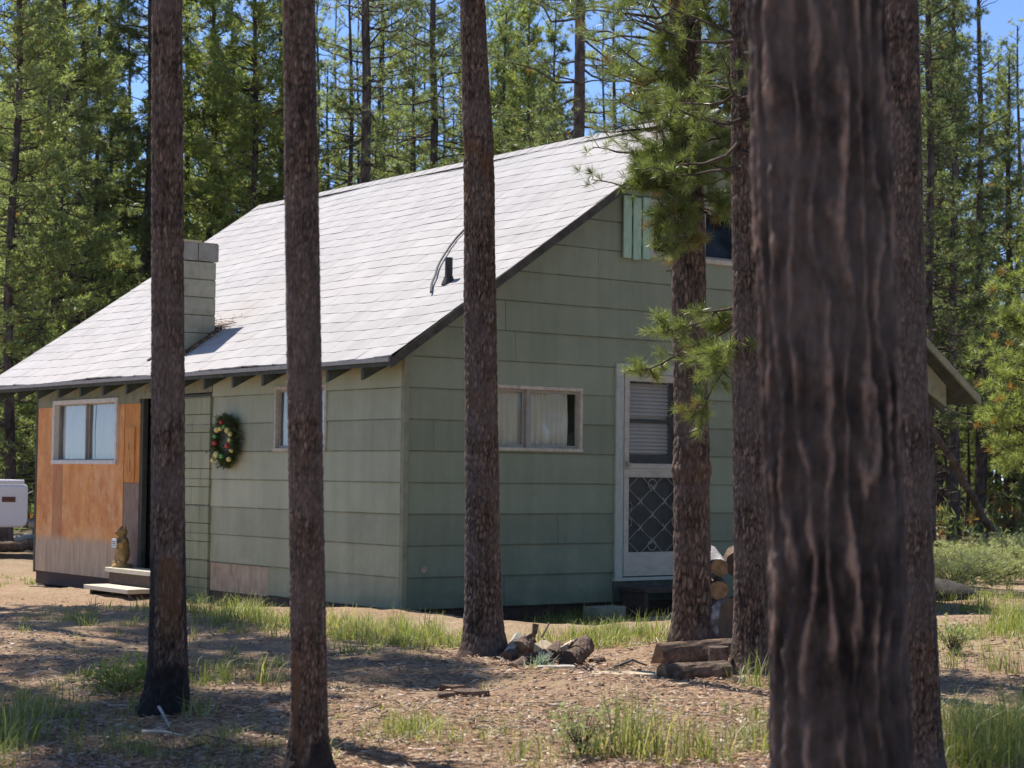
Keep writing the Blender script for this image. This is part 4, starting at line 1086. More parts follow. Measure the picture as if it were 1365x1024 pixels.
# ------------------------------------------------------------------ pine crowns
CROWN = {}
def make_crown(key, seed, mat, **k):
    rg = np.random.default_rng(seed)
    CROWN[key] = (crown_arrays(rg, **k), mat, k['H'])
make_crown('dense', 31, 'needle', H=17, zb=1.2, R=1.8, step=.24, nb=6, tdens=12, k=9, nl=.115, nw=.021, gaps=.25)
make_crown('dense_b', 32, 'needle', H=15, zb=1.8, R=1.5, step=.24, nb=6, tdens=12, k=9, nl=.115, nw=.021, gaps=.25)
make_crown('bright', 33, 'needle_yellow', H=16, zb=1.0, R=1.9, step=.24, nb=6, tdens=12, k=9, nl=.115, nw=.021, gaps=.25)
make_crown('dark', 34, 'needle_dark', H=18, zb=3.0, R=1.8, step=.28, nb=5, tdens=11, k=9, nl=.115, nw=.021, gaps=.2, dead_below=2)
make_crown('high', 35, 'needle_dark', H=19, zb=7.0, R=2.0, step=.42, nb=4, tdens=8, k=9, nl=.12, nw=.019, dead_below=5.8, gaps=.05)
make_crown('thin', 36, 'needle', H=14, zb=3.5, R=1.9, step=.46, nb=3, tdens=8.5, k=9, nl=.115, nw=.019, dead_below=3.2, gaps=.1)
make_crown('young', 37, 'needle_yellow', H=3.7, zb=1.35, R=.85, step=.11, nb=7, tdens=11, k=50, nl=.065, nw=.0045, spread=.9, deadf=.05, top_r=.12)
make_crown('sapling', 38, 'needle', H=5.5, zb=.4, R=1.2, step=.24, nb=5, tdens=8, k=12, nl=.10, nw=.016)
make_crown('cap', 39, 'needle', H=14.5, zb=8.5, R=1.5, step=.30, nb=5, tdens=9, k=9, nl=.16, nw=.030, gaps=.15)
# the furrowed pine by the door: green from above the upper window, short full branches
make_crown('door', 40, 'needle_near', H=9, zb=3.22, R=.60, step=.16, nb=6, tdens=6, k=46, nl=.072, nw=.0034, spread=.85, deadf=.035, upsweep=.55, gaps=.1, top_r=.1)
make_crown('mate', 41, 'needle_near', H=10, zb=3.3, R=.55, step=.18, nb=5, tdens=6.5, k=50, nl=.072, nw=.0032, spread=.85, deadf=.035, gaps=.12)
CM = {}
def crown_mesh(key):
    if key not in CM:
        ((NV, NF, NT_), (BV, BF)), mat, Hh_ = CROWN[key]
        o = mk('crown', NV, NF, M[mat], tint=NT_); q = mk('branches', BV, BF, M['bark_far'], tint=const_tint(len(BV), .1, .5))
        CM[key] = (o, q, [False])
    return CM[key]
def give_crown(t, key, loc=(0, 0, 0), rz=0.0, scale=1.0):
    o, q, used = crown_mesh(key)
    if used[0]: o, q = dup(o), dup(q)
    used[0] = True
    for x in (o, q):
        x.parent = t; x.location = loc; x.rotation_euler = (0, 0, rz); x.scale = (scale,)*3
    return o
BT = {}
def bg_tree(key, px, depth, label, group, rz=None, scale=1.0, r=.13, name='pine_tree', cat='pine tree', pos=None):
    """a whole pine: trunk, crown, branches"""
    p = Vector(pos) if pos else col_at(px, depth)
    rel = p-HC; uu, vv = rel.dot(HU), rel.dot(HV)
    Hh_ = CROWN[key][2]*scale
    t = empty(name, (p.x, p.y, g0(p.x, p.y))); tag(t, label, cat, group)
    k = (key, round(r, 2))
    if k in BT: tr = dup(BT[k]); tr.parent = t
    else:
        H0 = CROWN[key][2]; rg = random.Random(len(BT))
        path = [(0, 0, -.1, r*1.25), (0, 0, .5, r)]+[(.05*math.sin(z*.8+rg.random()), .05*math.cos(z*.7), z, r*(1-.85*(z/H0))) for z in np.linspace(1.5, H0, 9)]
        tr = trunk_mesh('trunk', path, M['bark_far'], t, 14, .14, .08, .25, .014, 50+len(BT)); BT[k] = tr
    z_ = random.random()*6.28 if rz is None else rz
    tr.scale = (scale,)*3; tr.rotation_euler = (0, 0, 0)
    give_crown(t, key, (0, 0, 0), z_, scale)
    # warn when its shade would reach the sunlit roof slope
    if -1.8 < uu < 4.8 and vv > 0 and vv-(Hh_-3)/math.tan(SUN_EL) < 9.0: print('SHADE ON ROOF', label, round(uu, 1), round(vv, 1), Hh_)
    return t

# crowns of the foreground trees, above the picture
def path_xy(tree, z):
    P = np.array(tree[1]); return (float(np.interp(z, P[:, 2], P[:, 0])), float(np.interp(z, P[:, 2], P[:, 1])))
for i, key in ((1, 'cap'), (2, 'cap'), (3, 'cap'), (6, 'cap'), (7, 'cap')):
    x, y = path_xy(FG[i], 11); give_crown(FG[i][0], key, (x, y, 0 if i != 2 else -1.5), i*1.1, 1.0 if i != 2 else .95)
x, y = path_xy(FG[4], 5); give_crown(FG[4][0], 'door', (x, y, 0), .6)
x, y = path_xy(FG[5], 6); give_crown(FG[5][0], 'mate', (x, y, 0), 2.1)

# single long branches with needle bunches, each a part of its tree
def spray(tree, pts, seed, ntw=16, twl=.28, k=58, mat='needle_near', nl=.080, nw=.0032, r=.013, gap=.15, dead=.04, name='branch'):
    twl *= .82; nl *= .9; r *= .85
    rg = np.random.default_rng(seed); P = np.array([list(p) for p in pts])
    tt = np.linspace(0, 1, len(P)); s = np.linspace(0, 1, 8)
    main = np.stack([np.interp(s, tt, P[:, i]) for i in range(3)], -1)
    main[1:-1] += rg.normal(size=(6, 3))*.012
    paths = [main]; rad = [np.linspace(r, r*.35, 8)]; C = []; D = []
    dm = nrm(P[-1]-P[0])
    ntw = int(ntw*.75)
    for _ in range(ntw):
        u = gap+(1-gap)*rg.random()**.8
        q = np.array([np.interp(u, s, main[:, i]) for i in range(3)])
        d = nrm(dm*.7+rg.normal(size=3)*np.array([.8, .8, .5])+np.array([0, 0, .15]))
        L = twl*(.4+.8*rg.random())*(1.2-.5*u)
        e = q+d*L; mid = q+d*L*.5+np.array([0, 0, -.03*L])
        paths.append(np.array([q+(e-q)*x+np.array([0, 0, .12*L*(x*x-x)]) for x in np.linspace(0, 1, 8)])); rad.append(np.linspace(r*.45, .0025, 8))
        for x in (1.0, .78, .55):
            C.append(q+(e-q)*x); D.append(nrm(d+np.array([0, 0, .35])))
    C.append(main[-1]); D.append(dm)
    V, F, T = tufts(np.array(C), np.array(D), k, nl, nw, .9, rg, np.clip(rg.random(len(C))*.6+.35, 0, 1), dead, along=.09)
    BV, BF = tubes(np.array(paths), np.array(rad), 5)
    b = mk(name, BV, BF, M['bark_far'], tree[0], tint=const_tint(len(BV), .2, .6), smooth=True)
    mk('needles', V, F, M[mat], b, tint=T)
def L4(px, py, d=16.4): return loc(FG[4], px, py, d-16.48)
def L5(px, py, d=14.5): return loc(FG[5], px, py, d-14.58)
# low spray reaching left from the narrow brown trunk
spray(FG[5], [L5(985, 425, 14.6), L5(960, 450, 14.9), L5(925, 462, 15.2), L5(878, 487, 15.5), L5(852, 494, 15.6)], 1, 22, .24, dead=.08)
spray(FG[5], [L5(985, 405, 14.6), L5(965, 415, 14.7), L5(940, 428, 14.9), L5(905, 440, 15.1), L5(886, 440, 15.2)], 2, 20, .24)
spray(FG[5], [L5(985, 440, 14.6), L5(968, 462, 14.7), L5(950, 490, 14.9), L5(945, 530, 15.0), L5(935, 552, 15.0)], 3, 22, .22, dead=.08)
spray(FG[5], [L5(985, 430, 14.6), L5(972, 450, 14.6), L5(962, 480, 14.7), L5(955, 510, 14.8)], 4, 20, .22)
spray(FG[5], [L5(988, 410, 14.6), L5(975, 425, 14.9), L5(955, 440, 15.1)], 5, 14, .2)
# branches of the furrowed pine in front of the roof corner and its trunk
for i, (x0, y0, x1, y1, dd, nt_) in enumerate(((905, 240, 862, 248, -.35, 20), (908, 260, 864, 226, -.25, 20), (905, 205, 853, 212, -.3, 20), (918, 300, 905, 325, -.5, 16), (912, 270, 884, 292, -.45, 18), (915, 260, 895, 300, -.55, 16), (925, 230, 880, 210, -.5, 18), (925, 190, 880, 150, -.4, 20), (928, 255, 965, 270, -.4, 16), (920, 130, 872, 95, -.3, 20), (930, 150, 985, 120, -.4, 20), (925, 200, 930, 240, -.6, 18), (918, 240, 862, 215, -.1, 14), (930, 100, 1000, 60, -.5, 20), (920, 90, 880, 55, -.3, 20), (928, 215, 985, 215, -.6, 18), (925, 60, 975, 25, -.4, 20), (928, 165, 940, 175, -.75, 14))):
    spray(FG[4], [L4(x0, y0, 16.4), L4((x0+x1)/2, (y0+y1)/2+6, 16.4+dd*.6), L4(x1, y1, 16.4+dd)], 20+i, nt_, .26, dead=.05)
# thin dark branches reaching left over the ridge, sparse needles
for i, (x0, y0, x1, y1) in enumerate(((905, 165, 805, 176), (905, 120, 790, 90), (905, 60, 770, 40), (905, 100, 815, 140), (905, 190, 845, 190), (908, 30, 810, 8))):
    spray(FG[4], [L4(x0, y0, 16.5), L4((x0*2+x1)/3, (y0*2+y1)/3+8, 16.7), L4((x0+x1*2)/3, (y0+y1*2)/3-4, 16.9), L4(x1, y1, 17.1)], 60+i, 9, .26, k=18, mat='needle_dark', gap=.3, dead=.12)

# ------------------------------------------------------------------ the woods behind: single trees
GL, GR, GM = 'pines left behind the roof', 'pines right of the cabin', 'pines rising behind the ridge'
for a in (
 ('dense', 72, 41, 'green pine with a visible slim trunk left of the charred trunk', GL, 1.0, 1.0, .12),
 ('dense_b', 10, 37, 'leafy pine filling the left edge above the white truck', GL, 2.2, 1.0, .12),
 ('dark', 100, 47, 'darker pine close behind the slim trunk at far left', GL, .4, 1.05, .15),
 ('dark', 190, 46, 'dark pine with black trunk touching the leftmost foreground trunk', GL, 3.0, 1.05, .17),
 ('thin', 52, 43, 'slender green pine between the slim trunk and the left edge', GL, 1.1, 1.1, .08),
 ('thin', 118, 45, 'thin stemmed pine just right of the slim trunk', GL, 2.0, 1.1, .09),
 ('thin', 300, 50, 'thin pine stem over the chimney side of the ridge', GL, 3.0, 1.1, .09),
 ('thin', 160, 52, 'pale thin pine beside the black trunk at the charred trunk', GL, 4.0, 1.15, .09),
 ('bright', 140, 48, 'light green pine between the slim trunk and the charred trunk', GL, 5.0, .8, .12),
 ('bright', 275, 47, 'bright yellow green pine above the block chimney', GL, 1.9, 1.05, .13),
 ('bright', 330, 44, 'bright full pine over the far end of the ridge', GL, 4.0, 1.0, .13),
 ('dense', 366, 50, 'green pine with thin stem left of the second foreground trunk', GL, 5.5, 1.05, .14),
 ('dense_b', 240, 52, 'mid green pine partly behind the charred trunk top', GL, 2.7, 1.15, .13),
 ('dense', -30, 44, 'pine cut by the left picture edge at the top', GL, 3.9, 1.0, .14),
 ('dense_b', 35, 50, 'far green pine near the upper left corner', GL, 4.9, 1.1, .13),
 ('high', 480, 43, 'tall dark straight trunk right of the second foreground trunk', GM, 1.2, 1.0, .19),
 ('thin', 459, 47, 'slim trunk hugging left side of the tall dark straight trunk', GM, .2, 1.05, .11),
 ('high', 571, 47, 'lone dark trunk against blue sky left of the kinked trunk', GM, 2.6, 1.0, .165),
 ('thin', 430, 55, 'wispy pine against blue sky beside the second foreground trunk', GM, 3.3, .95, .12),
 ('thin', 525, 60, 'wispy distant pine between the two dark background trunks', GM, 4.4, .95, .12),
 ('thin', 600, 58, 'wispy pine right behind the kinked trunk', GM, 5.2, .9, .12),
 ('dense_b', 445, 66, 'hazy green pine behind the slim trunk beside the tall dark one', GM, 2.1, .85, .12),
 ('dense_b', 590, 68, 'green pine low over the ridge left of the kinked trunk', GM, 4.1, .85, .12),
 ('thin', 545, 50, 'open pine with dark twigs left of the lone dark trunk', GM, 5.0, .95, .09),
 ('high', 500, 58, 'dim trunk with ragged boughs right of the tall dark trunk', GM, 2.4, 1.0, .13),
 ('high', 620, 54, 'pine trunk hidden behind the kinked trunk', GM, 1.4, 1.0, .13),
 ('dense_b', 850, 62, 'green pine over the ridge end left of the furrowed pine', GM, 1.7, 1.0, .13),
 ('thin', 505, 52, 'airy pine right of the tall dark straight trunk', GM, 1.9, 1.0, .10),
 ('high', 545, 62, 'faint far trunk left of the lone dark trunk', GM, 3.7, .9, .12),
 ('bright', 700, 46, 'bright green pine above the ridge right of the kinked trunk', GM, 2.0, .85, .13),
 ('dense_b', 668, 52, 'mid green pine touching right side of the kinked trunk', GM, 1.0, .95, .13),
 ('high', 766, 31, 'thick shadowed trunk rising from the ridge with many bare limbs', GM, 4.0, .9, .16),
 ('dense_b', 735, 55, 'green pine close left of the thick ridge trunk', GM, .7, 1.0, .13),
 ('thin', 815, 50, 'open pine with blue sky gaps right of the thick ridge trunk', GM, 2.9, 1.0, .13),
 ('dense', 900, 52, 'pine mostly hidden behind the furrowed pine by the door', GM, 3.6, 1.0, .13),
 ('dark', 965, 48, 'dark pine filling the gap left of the huge blurred trunk', GM, 1.5, 1.0, .15),
 ('dark', 1238, 40, 'dark heavy pine right beside the slender trunk', GR, 2.1, .9, .16),
 ('dark', 1272, 48, 'dark pine behind the right eave of the cabin', GR, 4.1, .95, .15),
 ('dark', 1222, 50, 'dark pine mostly covered by the slender trunk', GR, 2.6, 1.0, .14),
 ('dense_b', 1250, 56, 'green pine in the gap between two dark pines right of the cabin', GR, 5.6, 1.1, .12),
 ('dense', 1330, 58, 'green pine behind the open airy pine', GR, .2, .85, .12),
 ('thin', 1358, 55, 'open pine at the upper right corner', GR, 2.2, 1.05, .12),
 ('thin', 1306, 50, 'open airy pine against the blue sky at upper right', GR, 5.1, 1.15, .15),
 ('dark', 1345, 51, 'shadowed pine with thick dark trunk near right edge', GR, .9, .72, .24),
 ('dense_b', 1312, 52, 'mid green pine low behind the leaning dead trunk', GR, 3.2, .62, .12),
 ('dense', 1385, 50, 'pine cut by the right picture edge', GR, 1.4, .62, .13),
 ('sapling', 1256, 58, 'small pine in the shade left of the leaning dead trunk', GR, .5, 1.0, .06),
):
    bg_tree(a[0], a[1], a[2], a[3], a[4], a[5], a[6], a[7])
for px, d, s in ((415, 62, 1.3), (440, 70, 1.35), (470, 66, 1.25), (515, 72, 1.4), (535, 68, 1.3), (560, 74, 1.4), (585, 66, 1.25), (608, 72, 1.35), (660, 70, 1.3), (800, 68, 1.3), (838, 74, 1.35)):
    bg_tree('thin', px, d, 'slim far pine in the thin screen of trees behind the ridge', 'slim far pines behind the ridge', None, s, .085)
# young sunlit pine at the right edge
yp = bg_tree('young', 1440, 15.0, 'young bright pine reaching in from the right edge', None, .8, 1.0, .045)
# trees just outside the picture whose shade lies over the yard
bg_tree('cap', 0, 0, 'tall pine out of view left of the cabin', 'pines left of the yard', .3, 1.0, .15, pos=(-7.6, 20.6, 0))
bg_tree('cap', 0, 0, 'tall pine out of view beside the cabin yard', 'pines left of the yard', 5.3, .95, .13, pos=(-5.66, 17.1, 0))
bg_tree('cap', 0, 0, 'tall pine out of view left of the yard', 'pines left of the yard', 2.3, 1.0, .15, pos=(-6.8, 15.5, 0))
bg_tree('cap', 0, 0, 'tall pine out of view left of the camera', 'pines left of the yard', 4.3, .95, .15, pos=(-6.5, 13.7, 0))

# ------------------------------------------------------------------ far wood: one mass
def far_wood():
    rg = np.random.default_rng(77); lib = []
    for s, kw in enumerate((dict(H=14, zb=1.5, R=1.9, tdens=4.2), dict(H=12, zb=2.5, R=1.6, tdens=4), dict(H=16, zb=5, R=1.8, tdens=3.6, dead_below=3))):
        lib.append(crown_arrays(np.random.default_rng(90+s), step=.42, nb=5, k=5, nl=.22, nw=.05, **kw))
    VV, FF, TT, MI = [], [], [], []; base = 0
    def put(V, F, T, m, p, s, a):
        nonlocal base
        c, q = math.cos(a), math.sin(a)
        W = np.stack([V[:, 0]*c-V[:, 1]*q, V[:, 0]*q+V[:, 1]*c, V[:, 2]], -1)*s + np.array(p)
        VV.append(W); FF.append(F+base); TT.append(T); MI.append(np.full(len(F), m)); base += len(V)
    n = 0
    while n < 190:
        px = rg.uniform(-120, 1480); d = rg.uniform(58, 100)
        p = col_at(px, d)
        gap = 395 < px < 615 or px > 1285 or 770 < px < 860
        sk = rg.integers(0, 3)
        s = rg.uniform(.85, 1.2)*(.80 if gap else 1.05)
        if gap: s *= .88 if px < 1000 else .72
        (NV, NF, NT_), (BV, BF) = lib[sk]
        a = rg.random()*6.28
        put(NV, NF, NT_, 0 if rg.random() < .6 else 1, (p.x, p.y, 0), s, a)
        if rg.random() < .4: put(BV, BF, const_tint(len(BV), .1, .5), 2, (p.x, p.y, 0), s, a)
        Hh_ = 14*s; zz = np.linspace(0, Hh_*.95, 8)
        tp = np.stack([.08*np.sin(zz), .05*np.cos(zz*1.3), zz], -1)[None]
        r0 = rg.uniform(.09, .17)
        TV, TF = tubes(tp, np.linspace(r0, .02, 8)[None], 7)
        put(TV, TF, const_tint(len(TV), .1, .6), 2, (p.x, p.y, 0), 1.0, 0)
        n += 1
    # the wood goes on round the yard, behind the camera
    for _ in range(60):
        an = rg.uniform(R_(-165), R_(25)) if rg.random() < .5 else rg.uniform(R_(-40), R_(24)); ds = rg.uniform(20, 42); p = (math.cos(an)*ds*1.2, 4+math.sin(an)*ds, 0)
        if p[1] > -8 and p[0] < 20: continue
        (NV, NF, NT_), (BV, BF) = lib[rg.integers(0, 3)]; a = rg.random()*6.28; s = rg.uniform(.9, 1.2)
        put(NV, NF, NT_, 0, p, s, a); zz = np.linspace(0, 13*s, 6)
        TV, TF = tubes(np.stack([.05*np.sin(zz), 0*zz, zz], -1)[None], np.linspace(.15, .02, 6)[None], 7); put(TV, TF, const_tint(len(TV), .1, .6), 2, p, 1.0, 0)
    # bare thin stems in the shade at the foot of the wood
    for _ in range(130):
        px = rg.uniform(1225, 1480) if rg.random() < .7 else rg.uniform(-120, 70); d = rg.uniform(48, 85); p = col_at(px, d); h = rg.uniform(2.5, 7)
        zz = np.linspace(0, h, 6); ln = rg.normal(size=2)*.05
        tp = np.stack([zz*ln[0]+.05*np.sin(zz), zz*ln[1], zz], -1)[None]
        TV, TF = tubes(tp, np.linspace(rg.uniform(.025, .09), .012, 6)[None], 6)
        put(TV, TF, const_tint(len(TV), .1, .7), 2, (p.x, p.y, 0), 1.0, 0)
        for _k in range(6):
            z0 = rg.uniform(.4, h*.9); e = np.array([rg.normal()*.9, rg.normal()*.9, z0+rg.normal()*.35])
            q = np.array([0, 0, z0]); TV, TF = tubes((q+(e-q)*np.linspace(0, 1, 4)[:, None])[None], np.linspace(.014, .005, 4)[None], 3)
            put(TV, TF, const_tint(len(TV), .3, .8), 2, (p.x, p.y, 0), 1.0, 0)
    # brushy undergrowth
    C = []
    for _ in range(420):
        px = rg.uniform(1225, 1480) if rg.random() < .6 else rg.uniform(-120, 75); d = rg.uniform(46, 95); p = col_at(px, d); r = rg.uniform(.3, 1.0)
        m_ = 16
        C.append(np.array([p.x, p.y, .1])+np.abs(rg.normal(size=(m_, 3)))*np.array([1, 1, .6])*r*np.sign(rg.normal(size=(m_, 3))*np.array([1, 1, 0])+np.array([0, 0, 1])))
    C = np.concatenate(C); V, F, T = tufts(C, np.tile([0, 0, 1.], (len(C), 1)), 5, .25, .05, 1.2, rg, rg.random(len(C)), .2)
    put(V, F, T, 1, (0, 0, 0), 1, 0)
    o = mk('far_wood', np.concatenate(VV), np.concatenate(FF), [M['needle'], M['needle_dark'], M['bark_far']], tint=np.concatenate(TT), midx=np.concatenate(MI))
    tag(o, 'mass of distant pines filling the woods around the clearing', 'woods', kind='stuff')
far_wood()

# dead leaning trunk, fallen logs and dark mound at the right
def pole(name, label, a, b, r0, r1, cat, mat='bark_far', group=None, limbs=0, seed=0):
    a, b = Vector(a), Vector(b); rg = np.random.default_rng(seed)
    pts = [a+(b-a)*t+Vector(rg.normal(size=3)*.02) for t in np.linspace(0, 1, 9)]
    mb = MB().tube([p-a for p in pts], list(np.linspace(r0, r1, 9)), 10)
    for _ in range(limbs):
        t = .2+.75*rg.random(); p = a+(b-a)*t; e = p+Vector(rg.normal(size=3))*.5
        mb.tube([p-a, (p+e)/2-a+Vector((0, 0, .05)), e-a], [.02, .015, .006], 5)
    o = mk(name, mb.v, mb.f, M[mat], tint=const_tint(len(mb.v), .1, .6), loc=a, smooth=True); tag(o, label, cat, group)
pole('leaning_dead_trunk', 'dark dead trunk leaning diagonally below the right eave', col_at(1336, 44)+Vector((0, 0, -.1)), at(1228, 545, 40), .095, .06, 'dead trunk', limbs=3, seed=4)
pole('leaning_dead_trunk', 'bare dead trunk slanting high behind the right roof edge', at(1330, 512, 44), at(1222, 372, 42), .07, .045, 'dead trunk', limbs=5, seed=5)
pole('fallen_log', 'pale fallen log lying at the edge of the woods', gp(1228, 716)+Z*.12, gp(1420, 712)+Z*.12, .13, .10, 'log', 'grey_wood', seed=6)
pole('fallen_log', 'dark fallen log lying in the shade behind the pale log', gp(1240, 700)+Z*.5, gp(1430, 696)+Z*.35, .16, .12, 'log', seed=7, limbs=6)
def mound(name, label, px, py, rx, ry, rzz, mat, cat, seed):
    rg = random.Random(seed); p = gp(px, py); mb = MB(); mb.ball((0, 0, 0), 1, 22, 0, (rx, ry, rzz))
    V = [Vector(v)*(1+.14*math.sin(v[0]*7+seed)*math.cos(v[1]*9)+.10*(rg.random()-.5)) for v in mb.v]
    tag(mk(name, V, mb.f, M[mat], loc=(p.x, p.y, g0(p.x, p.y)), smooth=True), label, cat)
mound('earth_mound', 'low earth mound coloured near black as shade right of the slender trunk', 1262, 800, .42, .35, .24, 'flash', 'mound', 3)  # near-black colour puts the shade on the mound into its surface

# ------------------------------------------------------------------ white pickup at the left edge
M['car_white'] = noisy('white_car_paint', (.62, .62, .66), (.68, .68, .72), 3, rough=.35, bump=0, spec=.5)
M['rubber'] = noisy('black_rubber', (.02, .02, .02), (.04, .04, .04), 8, rough=.8)
M['lamp_red'] = noisy('dull_red_lamp', (.10, .035, .03), (.14, .05, .04), 5, rough=.35, bump=0)
tk = empty('pickup_truck', col_at(38, 33), math.pi+.25); tag(tk, 'white pickup truck whose rear end shows at the left edge', 'pickup truck')
body = [(.0, .62), (.02, .56), (.07, .51), (.70, .50), (.78, .78), (.98, .92), (1.22, .92), (1.42, .78), (1.5, .48), (3.95, .46), (4.02, .76), (4.22, .90), (4.46, .90), (4.66, .76), (4.74, .48), (5.3, .50), (5.42, .62), (5.42, .98), (5.30, 1.12), (4.05, 1.22), (3.55, 1.80), (2.35, 1.84), (2.10, 1.30), (1.98, 1.22), (.03, 1.22), (.0, 1.16)]
MB().prism(body, 'y', -.92, .92).build('truck_body', M['car_white'], tk, bevel=.035)
MB().box((.06, -.90, 1.224), (1.95, -.80, 1.30)).box((.06, .80, 1.224), (1.95, .90, 1.30)).build('bed_rail', M['car_white'], tk, bevel=.02)
MB().box((-.14, -.86, .50), (-.01, .86, .60)).build('bumper', M['alu'], tk, bevel=.02)
for s in (-1, 1): MB().box((.20, s*.925-.006, .93), (.42, s*.925+.006, 1.02)).build('marker_lamp', M['lamp_red'], tk, bevel=.003)
for s in (-1, 1): MB().prism([(2.5, 1.30), (3.85, 1.28), (3.5, 1.72), (2.55, 1.74)], 'y', s*.922-.004, s*.922+.004).build('side_window', M['black'], tk)
for (x, s) in ((1.1, -1), (1.1, 1), (4.34, -1), (4.34, 1)):
    wh = MB().lathe([(.20, -.10), (.35, -.11), (.385, -.06), (.385, .06), (.35, .11), (.20, .10)], 24).build('wheel', M['rubber'], tk, loc=(x, s*.80, .385)); wh.rotation_euler = (R_(90), 0, 0)
    MB().lathe([(.20, -.095), (.195, .095)], 20).build('rim', M['alu'], wh)
pole('fallen_log', 'dark log on the ground in front of the white truck', gp(-40, 738)+Z*.08, gp(46, 735)+Z*.08, .10, .09, 'log', 'log_bark', seed=9)
pole('fallen_log', 'weathered log lying on brush below the white truck', gp(-30, 727)+Z*.1, gp(46, 722)+Z*.1, .09, .07, 'log', 'grey_wood', seed=10)

# ------------------------------------------------------------------ grass, shrubs and litter
def blades(C, h, lean, width, rg, shade, dead, curl=.35):
    n = len(C); az = rg.random(n)*2*math.pi; d = np.stack([np.cos(az), np.sin(az), np.zeros(n)], -1)
    side = np.stack([-np.sin(az+.6*rg.normal(size=n)), np.cos(az), np.zeros(n)], -1)*width[:, None]*.5
    up = np.array([0, 0, 1.])
    l = (lean*np.abs(rg.normal(size=n)))[:, None]
    p1 = C+up*h[:, None]*.5+d*h[:, None]*l*.35; p2 = C+up*h[:, None]*(.9-.25*l)+d*h[:, None]*l*(.8+curl)
    V = np.stack([C-side, C+side, p1+side*.8, p1-side*.8, p2+side*.12, p2-side*.12], 1).reshape(-1, 3)
    i = np.arange(n)[:, None]*6
    F = np.concatenate([i+np.array([[0, 1, 2, 3]]), i+np.array([[3, 2, 4, 5]])], 0)
    t = np.stack([np.clip(shade+rg.normal(size=n)*.12, 0, 1), np.clip(dead, 0, 1), rg.random(n)], -1)
    return V, F, np.repeat(t, 6, axis=0)
rg = np.random.default_rng(101)
PAT = [  # px, py, half width px, half height px, blades, height m, lean, greenness, dryness
 (330, 832, 75, 22, 2100, .14, .7, .75, .25), (470, 842, 80, 24, 2100, .13, .7, .75, .30), (560, 836, 60, 18, 2300, .17, .6, .8, .2),
 (540, 862, 80, 14, 900, .07, .8, .6, .25), (150, 830, 90, 16, 500, .10, .8, .6, .3), (225, 815, 26, 8, 350, .12, .7, .7, .2), (60, 775, 70, 8, 500, .08, .8, .6, .35),
 (780, 842, 90, 18, 2600, .14, .6, .8, .15), (770, 832, 110, 12, 2200, .15, .6, .8, .2), (640, 850, 90, 16, 1500, .12, .7, .7, .3), (600, 826, 90, 7, 2600, .15, .6, .8, .2), (720, 826, 80, 6, 2000, .16, .6, .8, .2), (835, 850, 50, 12, 900, .10, .7, .7, .2), (90, 935, 110, 40, 750, .09, .9, .5, .35),
 (300, 900, 80, 20, 700, .10, .8, .5, .2), (330, 1000, 120, 30, 450, .08, .9, .5, .4), (560, 985, 60, 16, 350, .09, .8, .6, .3),
 (1320, 1000, 70, 28, 1700, .18, .7, .8, .2), (1310, 860, 60, 14, 700, .10, .7, .7, .2), (1300, 800, 80, 14, 1300, .13, .7, .75, .2),
 (1360, 840, 40, 18, 1200, .20, .6, .85, .1), (1300, 735, 90, 10, 2400, .22, .7, .6, .35), (20, 990, 60, 40, 700, .14, .7, .55, .15),
 (700, 1000, 200, 24, 400, .07, .9, .5, .6), (640, 960, 380, 60, 900, .05, 1.0, .45, .7), (930, 860, 40, 14, 300, .08, .8, .6, .2), (1000, 990, 40, 40, 250, .10, .8, .6, .2),
]
CC, HH, WW, SS, DD, LL = [], [], [], [], [], []
for (px, py, rx, ry, n, h, ln, gr_, dry) in PAT:
    # clumped: seeds first, blades around them
    ns = max(6, n//16)
    sx = px+rg.normal(size=ns)*rx*.55; sy = np.clip(py+rg.normal(size=ns)*ry*.55, 705, 1300)
    for x, y in zip(sx, sy):
        p = gp(x, y); m_ = rg.integers(6, 26)
        q = rg.normal(size=(m_, 2))*.035
        CC.append(np.stack([p.x+q[:, 0], p.y+q[:, 1], np.full(m_, 0.)], -1))
        hh = h*(.45+.9*rg.random(m_))*(.6+.8*rg.random()); HH.append(hh); WW.append(np.full(m_, .0035)*(1+.8*rg.random(m_))*(1.6 if p.y > 20 else 1))
        SS.append(np.full(m_, gr_)+rg.normal()*.15); DD.append((rg.random(m_) < dry)*(.5+.5*rg.random(m_))); LL.append(np.full(m_, ln))
C = np.concatenate(CC)
# no grass under the cabin floor
rel = C-np.array(HC); uu = rel @ np.array(HU); vv = rel @ np.array(HV)
ok = ~((uu > .02) & (uu < 7) & (vv > .02) & (vv < 8.2)); 
C[:, 2] = np.array([ground_z(x, y)-.005 for x, y in C[:, :2]])
cat_ = lambda L: np.concatenate(L)[ok]
V, F, T = blades(C[ok], cat_(HH), cat_(LL), cat_(WW), rg, cat_(SS), cat_(DD))
g_ = mk('grass', V, F, M['grass'], tint=T); tag(g_, 'short thin grass growing in patches over the yard', 'grass', kind='stuff')

